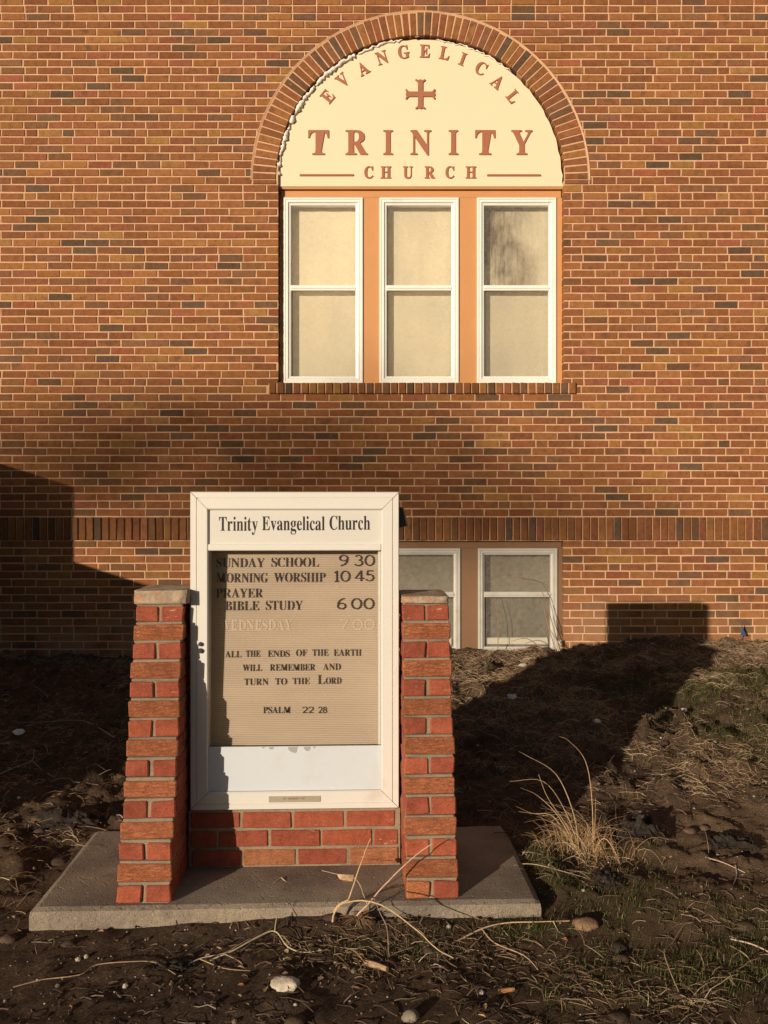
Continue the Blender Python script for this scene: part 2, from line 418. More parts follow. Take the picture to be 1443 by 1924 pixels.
def height(x, y, detail=True):
    x = np.asarray(x, float); y = np.asarray(y, float)
    t = np.clip((y + 4.55) / 4.55, 0, 1)
    z = 0.03 + 0.27 * (t ** 0.85)
    z = z + 0.10 * np.clip((x - 1.0) / 2.5, 0, 1) * np.clip((y + 2.8) / 2.3, 0, 1) - 0.03 * np.clip((-1 - x) / 2, 0, 1) * t
    z = z + 0.10 * np.clip((x - 0.3) / 1.2, 0, 1) * gauss(x, y, 1.6, -2.0, 1.6, 1.0) * 0.6
    u = (x - SO.x) * UA.x + (y - SO.y) * UA.y; v = (x - SO.x) * VA.x + (y - SO.y) * VA.y
    if detail:
        near = np.clip(1.4 - np.maximum(np.abs(x) / 5, np.abs(y + 3) / 5), 0, 1)
        n = 0.075 * (fbm(x * 1.6, y * 1.6, 3, 3) - 0.5) + 0.07 * (fbm(x * 5, y * 5, 5, 4, 0.6) - 0.5)
        lump = np.clip(fbm(x * 9 + 3, y * 9, 8, 4, 0.6) - 0.52, 0, 1)
        rough = np.clip((y + 4.75) / 0.7, 0.28, 1) * np.clip(1.15 - 0.5 * gauss(x, y, 1.8, -3.6, 1.0, 0.5), 0, 1)
        z = z + near * rough * (1 + 0.7 * np.clip((y + 3.6) / 0.8, 0, 1)) * (n + 0.16 * lump) + near * 0.012 * (fbm(x * 30, y * 30, 9, 3, 0.6) - 0.5)
        # earth lies just under the slab and just under its front edge
        in_u = np.clip((np.abs(u) - 0.93) / 0.12, 0, 1); in_v = np.clip(np.maximum(-v, v - 0.79) / 0.10, 0, 1)
        k = 1 - np.clip(np.hypot(in_u, in_v), 0, 1)
        edge = 0.028 + 0.018 * np.clip((u + 0.6) / 0.8, 0, 1) + 0.06 * np.clip(v / 0.78, 0, 1) + 0.022 * np.exp(-((u - 0.02) / 0.42) ** 2) * (v < 0.05) * (0.4 + 1.2 * fbm(x * 7, y * 7, 77, 3))
        z = z * (1 - k) + (edge + 0.012 * (fbm(x * 14, y * 14, 21, 3) - 0.5)) * k
        inside = (np.abs(u) < 0.90) & (v > 0.04) & (v < 0.75)
        z = np.where(inside, np.minimum(z, 0.05), z)
        # earth banked against the church wall
        z = z + 0.03 * gauss(x, y, 2.6, -0.15, 1.2, 0.35) + 0.02 * gauss(x, y, 1.1, -0.2, 0.6, 0.25)
    return z
gx = axis_coords(-3.9, 3.9, 0.02, 70); gy = axis_coords(-5.7, 0.14, 0.02, 70)
GX, GY = np.meshgrid(gx, gy)
GZ = height(GX, GY)
def gz(x, y):
    i = min(max(int(np.searchsorted(gx, x)) - 1, 0), len(gx) - 2); j = min(max(int(np.searchsorted(gy, y)) - 1, 0), len(gy) - 2)
    fx = (x - gx[i]) / (gx[i + 1] - gx[i]); fy = (y - gy[j]) / (gy[j + 1] - gy[j])
    return (GZ[j, i] * (1 - fx) + GZ[j, i + 1] * fx) * (1 - fy) + (GZ[j + 1, i] * (1 - fx) + GZ[j + 1, i + 1] * fx) * fy
def at(px, py, lift=0.0):
    r = ray(px, py); t = 2.0
    while t < 7.56:
        p = CAM + r * t
        if p.z <= gz(p.x, p.y) + lift: return p
        t += 0.004
    return CAM + r * 7.5
def straw_d(x, y):
    v = 0.10 + 0.85 * np.clip((x - 0.05) / 0.5, 0, 1) * np.clip((y + 3.5) / 0.7, 0, 1)
    v = v + 0.5 * np.exp(-((y + 0.25) / 0.3) ** 2) + 0.45 * gauss(x, y, -0.15, -4.62, 0.45, 0.16) + 0.4 * gauss(x, y, 0.85, -3.85, 0.35, 0.25) + 0.22 * gauss(x, y, -2.2, -2.6, 1.3, 1.2)
    v = v + 0.8 * gauss(x, y, 3.0, -0.35, 0.7, 0.35) + 0.4 * gauss(x, y, 1.9, -2.3, 1.0, 0.25)
    v = v + 0.3 * gauss(x, y, 1.0, -4.8, 0.4, 0.12) + 0.8 * gauss(x, y, 0.98, -4.9, 0.28, 0.05) + 0.25 * gauss(x, y, 2.2, -2.8, 0.8, 0.3) - 0.8 * gauss(x, y, -1.0, -4.85, 0.7, 0.3) - 0.55 * gauss(x, y, 1.5, -3.75, 0.5, 0.35)
    v = v * (0.12 + 1.5 * np.clip((fbm(np.asarray(x) * 3.2, np.asarray(y) * 3.2, 31, 4, 0.6) - 0.36) * 2.6, 0, 1)) - 0.6 * gauss(x, y, 2.7, -1.7, .8, .7) - 0.3 * gauss(x, y, 1.9, -2.7, .8, .4)
    return np.clip(v, 0, 1)
def grass_d(x, y):
    v = sum(gauss(x, y, *g) for g in GRASS)
    return np.clip(v * (0.2 + 1.6 * np.clip(fbm(np.asarray(x) * 6, np.asarray(y) * 6, 41, 3) - 0.3, 0, 1) * 1.6), 0, 1)
mb_v = np.stack([GX, GY, GZ], -1).reshape(-1, 3)
nx, ny = len(gx), len(gy)
ii = (np.arange(ny - 1)[:, None] * nx + np.arange(nx - 1)[None, :]).ravel()
gf = np.stack([ii, ii + 1, ii + nx + 1, ii + nx], -1)
gme = bpy.data.meshes.new('ground')
gme.vertices.add(len(mb_v)); gme.vertices.foreach_set('co', mb_v.ravel())
gme.loops.add(gf.size); gme.loops.foreach_set('vertex_index', gf.ravel())
gme.polygons.add(len(gf)); gme.polygons.foreach_set('loop_start', np.arange(len(gf)) * 4)
try: gme.polygons.foreach_set('loop_total', np.full(len(gf), 4))
except Exception: pass
gme.polygons.foreach_set('use_smooth', np.ones(len(gf), dtype=bool))
gme.update(calc_edges=True); gme.validate()
ga = gme.attributes.new('tint', 'FLOAT_COLOR', 'POINT')
pale = np.clip(0.9 * gauss(GX, GY, 1.7, -3.75, 0.6, 0.4) + 1.1 * gauss(GX, GY, 1.75, -5.05, 0.4, 0.2) + 0.35 * gauss(GX, GY, 1.2, -4.6, 0.5, 0.3), 0, 1)
far = ((np.abs(GX) > 6) | (GY < -9)).astype(float)
ga.data.foreach_set('color', np.stack([straw_d(GX, GY), np.maximum(grass_d(GX, GY), far * 0.7), pale, np.ones_like(GX)], -1).astype(np.float32).ravel())
gme.materials.append(M['soil'])
ground = bpy.data.objects.new('ground', gme); COL.objects.link(ground)
tag(ground, kind='structure')

# ------------------------------------------------------------------ church
BRICKS = [((0.272, 0.108, 0.043), 36), ((0.236, 0.091, 0.039), 24), ((0.300, 0.128, 0.046), 18), ((0.255, 0.094, 0.046), 8), ((0.315, 0.155, 0.05), 5),
          ((0.205, 0.096, 0.048), 10), ((0.155, 0.082, 0.046), 7), ((0.118, 0.072, 0.046), 4), ((0.29, 0.098, 0.05), 2)]
BC = [b[0] for b in BRICKS]; BW = [b[1] for b in BRICKS]
def brick_colour(dark=1.0, plain=False):
    c = R.choices(BC, BW)[0]
    while plain and c is BC[4]: c = R.choices(BC, BW)[0]
    k = R.uniform(0.86, 1.14) * dark
    return (c[0] * k, c[1] * k * R.uniform(0.95, 1.05), c[2] * k * R.uniform(0.9, 1.1), R.random())
church = empty('brick_church', (0, 0, 0.3))
tag(church, 'brown brick church wall with an arched window bay and soldier course', 'church')
CO = (0, 0, 0.3)
ARC_X, ARC_Z, ARC_R, ARC_O = wallx(790), wallz(338.5), 271.5 / 212.67, 1.495
OX0, OX1, OZ0 = wallx(523), wallx(1059), wallz(719)
BX0, BX1, BZ1 = wallx(523), wallx(1059), wallz(1017)
HEAD = [(-333, 0), (-216.5, 8), (-100, 16), (17, 24), (132.5, 32), (249.5, 40), (368.7, 48), (485, 56), (601.3, 64), (717.7, 72), (834, 80), (948.5, 88), (1065.8, 96), (1183.4, 104), (1300, 112), (1416, 120)]
def course_y(k): return float(np.interp(k, [h[1] for h in HEAD], [h[0] for h in HEAD]))
wall = MB(); DEP = 0.012; JH = 0.0116; BP = 0.2145
def clip_half(pts, n, d):
    out = []
    for i in range(len(pts)):
        a, b = pts[i], pts[(i + 1) % len(pts)]
        da = a[0] * n[0] + a[1] * n[1] - d; db = b[0] * n[0] + b[1] * n[1] - d
        if da >= 0: out.append(a)
        if (da >= 0) != (db >= 0):
            t = da / (da - db); out.append((a[0] + (b[0] - a[0]) * t, a[1] + (b[1] - a[1]) * t))
    return out
def lay(x0, x1, z0, z1):
    """one wall brick, cut by the openings"""
    c = brick_colour(); jy = R.uniform(-0.0012, 0.0012); tl = (R.uniform(-0.004, 0.006), R.uniform(-0.012, 0.012))
    spans = [(x0, x1)]
    zc = (z0 + z1) / 2
    def cut(a, b):
        out = []
        for s, e in spans:
            if e <= a or s >= b: out.append((s, e)); continue
            if s < a: out.append((s, a))
            if e > b: out.append((b, e))
        return out
    if OZ0 - 0.1 < zc < ARC_Z - 0.03: spans = cut(OX0, OX1)
    if zc < BZ1 and zc > -0.5: spans = cut(BX0, BX1)
    if OZ0 - 0.103 < zc < OZ0 - 0.001: spans = cut(wallx(505) - 0.008, wallx(1076) + 0.008)
    for s, e in spans:
        if e - s < 0.02: continue
        j = [R.uniform(-0.002, 0.002) for _ in range(4)]
        pts = [(s + j[0], z0 + j[1]), (e + j[2], z0 + j[3]), (e - j[1], z1 + j[0]), (s - j[3], z1 + j[2])]
        if zc > ARC_Z - 0.03:
            dx, dz = (s + e) / 2 - ARC_X, max(zc - ARC_Z, 0.0); l = math.hypot(dx, dz)
            if l < ARC_O + 0.25:
                n = (dx / l, dz / l)
                pts = clip_half(pts, n, n[0] * ARC_X + n[1] * ARC_Z + ARC_O)
                if len(pts) < 3: continue
                w = max(p[0] for p in pts) - min(p[0] for p in pts); hh = max(p[1] for p in pts) - min(p[1] for p in pts)
                if w < 0.015 or hh < 0.012: continue
        near = (abs(e - OX0) < 0.02 or abs(s - OX1) < 0.02 or abs(e - BX0) < 0.02 or abs(s - BX1) < 0.02)
        wall.slab_poly(pts, jy, 0.115 if near else DEP + 0.01, 0.0035, c, tl)
XL, XR = -9.0, 9.0
for k in range(0, 118):
    yc = course_y(k); nxt = course_y(k + 1); prv = course_y(k - 1) if k > 0 else yc - (nxt - yc)
    zt = wallz((yc + prv) / 2) - JH / 2; zb = wallz((yc + nxt) / 2) + JH / 2
    if 971 < yc < 1016: continue                    # room for the soldier course
    if abs(yc - 963) < 9: zb = max(zb, wallz(971.5) + JH / 2)
    if abs(yc - 1022.5) < 7: zt = min(zt, wallz(1015.5) - JH / 2)
    if k % 8 == 0:
        x = XL + 0.0258 + R.uniform(-0.01, 0.01); i = 0
        while x < XR:
            w = BP / 2 if i % 2 == 0 else BP
            lay(x + JH / 2, x + w - JH / 2, zb, zt); x += w + (0.0 if i % 2 else 0.0005); i += 1
    else:
        x = XL + (0.03 if (k % 8) % 2 else 0.03 + BP / 2) + R.uniform(-0.008, 0.008)
        while x < XR:
            w = BP + R.uniform(-0.003, 0.003)
            lay(x + JH / 2, x + w - JH / 2, zb, zt); x += w
wall.build('wall', M['brick'], church, CO)
# mortar bed behind the bricks, with the openings left open
mo = MB(); ZT, ZB = 8.2, -0.6
def quad(x0, x1, z0, z1, y=0.0055): mo.poly([(x0, y, z0), (x1, y, z0), (x1, y, z1), (x0, y, z1)])
JO = 0.003
quad(XL, OX0 - JO, ZB, ZT); quad(OX1 + JO, XR, ZB, ZT)
quad(OX0 - JO, OX1 + JO, BZ1 + JO, OZ0)
N = 48
for i in range(N):
    a0, a1 = PI - PI * i / N, PI - PI * (i + 1) / N
    xa, za = ARC_X + (ARC_R + 0.004) * math.cos(a0), ARC_Z + (ARC_R + 0.004) * math.sin(a0)
    xb, zb = ARC_X + (ARC_R + 0.004) * math.cos(a1), ARC_Z + (ARC_R + 0.004) * math.sin(a1)
    mo.poly([(xa, 0.0075, za), (xb, 0.0075, zb), (xb, 0.0075, ZT), (xa, 0.0075, ZT)])
    mo.poly([(xa, 0.0075, za), (xa, 0.3, za), (xb, 0.3, zb), (xb, 0.0075, zb)])
for x, s in ((OX0 - JO, 1), (OX1 + JO, -1)):
    mo.poly([(x, 0.0075, OZ0 - 0.01), (x, 0.3, OZ0 - 0.01), (x, 0.3, ARC_Z), (x, 0.0075, ARC_Z)][::s])
    mo.poly([(x, 0.0075, ZB), (x, 0.3, ZB), (x, 0.3, BZ1 + JO), (x, 0.0075, BZ1 + JO)][::s])
mo.poly([(OX0, 0.0075, OZ0 - 0.002), (OX1, 0.0075, OZ0 - 0.002), (OX1, 0.3, OZ0 - 0.002), (OX0, 0.3, OZ0 - 0.002)])
mo.poly([(OX0, 0.3, BZ1 + JO), (OX1, 0.3, BZ1 + JO), (OX1, 0.0075, BZ1 + JO), (OX0, 0.0075, BZ1 + JO)])
mo.box(XL, XR, 0.3, 6.0, ZB, ZT)                     # the body of the building behind the face
mo.build('mortar_bed', M['mortar'], church, CO)
# soldier course
sc = MB(); x = XL; i = 0
while x < XR:
    w = 0.0685
    c = brick_colour(0.8, True); z0, z1 = wallz(1015) , wallz(972)
    j = [R.uniform(-0.0012, 0.0012) for _ in range(4)]
    sc.slab_poly([(x + .0058 + j[0], z0 + j[1] * 2), (x + w - .0058 + j[1], z0 + j[0] * 2), (x + w - .0058 + j[2], z1 + j[3]), (x + .0058 + j[3], z1 + j[2])], -0.010 + R.uniform(-0.003, 0.003), 0.0 + DEP, 0.0045, c, (R.uniform(-.02, .02), R.uniform(-.01, .01)))
    x += w
sc.build('soldier_course', M['brick'], church, CO)
# brick arch
ar = MB(); n = 67
for i in range(n):
    a0, a1 = PI * i / n, PI * (i + 1) / n
    g = 0.0062
    c = brick_colour(0.97, True); r0, r1 = ARC_R + R.uniform(-0.004, 0.004), ARC_O - 0.016 + R.uniform(-0.004, 0.004)
    pts = []
    for (a, r, s) in ((a0, r0, 1), (a0, r1, 1), (a1, r1, -1), (a1, r0, -1)):
        aa = a + s * g / r; pts.append((ARC_X + r * math.cos(aa), ARC_Z + r * math.sin(aa)))
    ar.slab_poly(pts, -0.006 + R.uniform(-0.0025, 0.0025), 0.115, 0.004, c, (R.uniform(-.02, .02), R.uniform(-.02, .02)))
for sg in (-1, 1):
    xa, xb = ARC_X + sg * ARC_R, ARC_X + sg * (ARC_O - 0.016)
    ar.slab_poly([(min(xa, xb), ARC_Z - 0.034), (max(xa, xb), ARC_Z - 0.034), (max(xa, xb), ARC_Z - 0.003), (min(xa, xb), ARC_Z - 0.003)], -0.004, 0.115, 0.004, brick_colour(0.97, True))
ar.build('arch', M['brick'], church, CO)
am = MB()
for i in range(96):
    a0, a1 = PI * i / 96, PI * (i + 1) / 96
    am.poly([(ARC_X + r_ * math.cos(a_), -0.0012, ARC_Z + r_ * math.sin(a_)) for a_, r_ in ((a0, ARC_R + .004), (a0, ARC_O - .013), (a1, ARC_O - .013), (a1, ARC_R + .004))])
for i in range(96):                                  # mortar bead round the back of the arch
    a0, a1 = PI * i / 96, PI * (i + 1) / 96
    def q(a, r, y): return (ARC_X + r * math.cos(a), y, ARC_Z + r * math.sin(a))
    ra, rb = ARC_O - 0.014, ARC_O + 0.004
    am.poly([q(a0, ra, 0.004), q(a0, rb, -0.003), q(a1, rb, -0.003), q(a1, ra, 0.004)])
    am.poly([q(a0, rb, -0.003), q(a0, rb + 0.008, 0.007), q(a1, rb + 0.008, 0.007), q(a1, rb, -0.003)])
am.build('arch_mortar', M['mortar'], church, CO)
# sill of bricks on edge under the window bay
si = MB(); x = wallx(505)
while x < wallx(1074):
    w = 0.0715; c = brick_colour(0.8)
    si.slab_poly([(x + .0058, OZ0 - 0.098 + R.uniform(-.002, .002)), (x + w - .0058, OZ0 - 0.098 + R.uniform(-.002, .002)), (x + w - .0058, OZ0 - 0.003 + R.uniform(-.003, .003)), (x + .0058, OZ0 - 0.003 + R.uniform(-.003, .003))],
                 -0.020 + R.uniform(-0.004, 0.004), 0.08, 0.006, c, (R.uniform(-.03, .03), R.uniform(-.03, .03)))
    x += w
si.build('window_sill', M['brick'], church, CO)
sm = MB(); sm.box(wallx(505) + 0.002, wallx(1076) - 0.004, -0.008, 0.09, OZ0 - 0.094, OZ0 - 0.006); sm.build('sill_mortar', M['mortar'], church, CO)

# brown window surround of the bay
PY = 0.075                                            # how far the panel and the windows sit back from the wall face
D1 = 7.58 + PY
def wx(px): return wallx(px, D1)
def wz(py): return wallz(py, D1)
tr = MB()
TZ1 = wz(357.5)
tr.box(OX0 + 0.012, OX1 - 0.008, PY + 0.001, PY + 0.02, wz(371), TZ1 - 0.002)
for a, b in ((527, 533), (682, 713), (862, 896), (1045, 1057)):
    tr.box(wx(a), wx(b), PY, PY + 0.03, OZ0 - 0.001, wz(371) - 0.002)
tr.build('window_surround', M['brown_trim'], church, CO)
ld = MB(); ld.bbox(wx(520), wx(1060), PY - 0.03, PY + 0.03, TZ1, wz(350.5), 0.003); ld.build('drip_ledge', M['brown_trim'], church, CO)

def window(x0, x1, z0, z1, y, rail, mat, painted_refl, light, sash=0.066, name='window'):
    """double-hung window: frame mesh with rail, panes and blind as its children"""
    o3 = Vector(((x0 + x1) / 2, y, z0))
    f = MB(); w = sash
    f.ring(x0, x1, z0, z1, [(0, y + 0.06), (0, y - 0.012), (0.004, y - 0.016), (0.018, y - 0.016), (0.021, y - 0.010), (0.026, y - 0.010), (0.029, y - 0.014), (0.040, y - 0.014), (w * 0.72, y - 0.002), (w - 0.004, y + 0.002), (w, y + 0.006), (w, y + 0.05)])
    fo = f.build(name, mat, church, CO)
    r = MB(); r.bbox(x0 + w - 0.004, x1 - w + 0.004, y - 0.004, y + 0.03, rail - 0.024, rail + 0.024, 0.004)
    r.bbox(x0 + w - 0.004, x1 - w + 0.004, y - 0.010, y + 0.01, rail - 0.006, rail + 0.006, 0.002)
    r.build('meeting_rail', mat, fo, CO)
    for a, b, dy in ((z0 + w, rail - 0.024, 0.024), (rail + 0.024, z1 - w, 0.016)):
        p = MB(); p.poly([(x0 + w - .002, y + dy, a - .002), (x1 - w + .002, y + dy, a - .002), (x1 - w + .002, y + dy, b + .002), (x0 + w - .002, y + dy, b + .002)])
        p.build('pane', M['glass'], fo, CO)
    yb = y + 0.10
    for a, b, k, st in ((z0 + 0.02, rail, light[1], painted_refl[1]), (rail, z1 - 0.02, light[0], painted_refl[0])):
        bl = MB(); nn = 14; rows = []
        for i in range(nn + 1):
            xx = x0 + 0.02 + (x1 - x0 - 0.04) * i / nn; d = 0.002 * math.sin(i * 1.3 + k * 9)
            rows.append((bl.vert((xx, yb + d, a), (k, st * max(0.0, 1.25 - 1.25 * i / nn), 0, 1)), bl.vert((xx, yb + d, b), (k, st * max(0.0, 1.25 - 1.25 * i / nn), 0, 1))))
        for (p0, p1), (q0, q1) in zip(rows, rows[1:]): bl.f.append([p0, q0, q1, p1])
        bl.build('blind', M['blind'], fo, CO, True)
    return fo
window(wx(533), wx(682), OZ0 + 0.003, wz(372), PY, wz(541), M['white_vinyl'], (0.0, 0.0), (0.95, 0.8))
window(wx(713), wx(862), OZ0 + 0.003, wz(372), PY, wz(541), M['white_vinyl'], (0.25, 0.0), (0.9, 0.78))
window(wx(896), wx(1045), OZ0 + 0.003, wz(372), PY, wz(541), M['white_vinyl'], (1.7, 0.15), (0.8, 0.66))  # upper blind carries a painted reflection, darkest at its left

# basement windows in their dark frame
D2 = 7.58 + 0.06
bx = lambda px: wallx(px, D2)
bz = lambda py: wallz(py, D2)
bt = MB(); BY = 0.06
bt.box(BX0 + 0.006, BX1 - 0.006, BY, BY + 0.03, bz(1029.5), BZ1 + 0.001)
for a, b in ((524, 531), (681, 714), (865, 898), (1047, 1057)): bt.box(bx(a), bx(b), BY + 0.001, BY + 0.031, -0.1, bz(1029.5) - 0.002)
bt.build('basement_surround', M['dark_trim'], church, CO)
for a, b in ((531, 681), (714, 865), (898, 1047)):
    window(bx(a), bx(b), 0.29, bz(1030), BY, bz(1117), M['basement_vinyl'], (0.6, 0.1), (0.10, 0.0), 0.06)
for a, b in ((531, 681), (714, 865), (898, 1047)):
    sb = MB(); sb.bbox(bx(a) + .07, bx(b) - .07, BY + .05, BY + .075, 0.36, 0.425 + R.uniform(-.01, .01), .006, (1, 1, 1, 1), .006); sb.build('inner_ledge', M['pipe'], church, CO)
# low cheek wall of the entrance steps, left of the frame: it throws the stepped shade on the wall
ch = MB(); X0 = -4.12; T1 = 2.0; T2 = 6.8
def brickbox(x0, x1, y0, y1, z0, z1):
    ch.box(x0, x1, y0, y1, z0, z1)
brickbox(X0 - 1.9, X0, -T1, -0.012, -0.2, 0.60 + 1.55)
brickbox(X0 - 1.9, X0, -T2, -T1 - 0.002, -0.2, 1.50)
cm = NT('step_brick'); bt_ = cm.n('ShaderNodeTexBrick'); bt_.inputs['Scale'].default_value = 4.6
bt_.inputs['Color1'].default_value = (0.25, 0.1, 0.045, 1); bt_.inputs['Color2'].default_value = (0.17, 0.07, 0.035, 1); bt_.inputs['Mortar'].default_value = (0.5, 0.33, 0.22, 1)
bt_.inputs['Brick Width'].default_value = 1.0; bt_.inputs['Row Height'].default_value = 0.32; bt_.inputs['Mortar Size'].default_value = 0.03
sx = cm.n('ShaderNodeSeparateXYZ'); cm.l(cm.co.outputs['Object'], sx.inputs[0]); cb = cm.n('ShaderNodeCombineXYZ')
cm.l(cm.math('ADD', sx.outputs[0], sx.outputs[1]), cb.inputs[0]); cm.l(sx.outputs[2], cb.inputs[1]); cm.l(cb.outputs[0], bt_.inputs['Vector'])
cm.done(bt_.outputs['Color'], 0.9)
cho = ch.build('entrance_step_wall', cm.m, church, CO)
cp = MB()
cp.bbox(X0 - 1.93, X0, -T1, -0.014, 2.1505, 2.212, 0.004); cp.bbox(X0 - 1.93, X0, -T2, -T1 - 0.004, 1.5005, 1.555, 0.004)
cp.build('coping', M['concrete'], cho, CO)

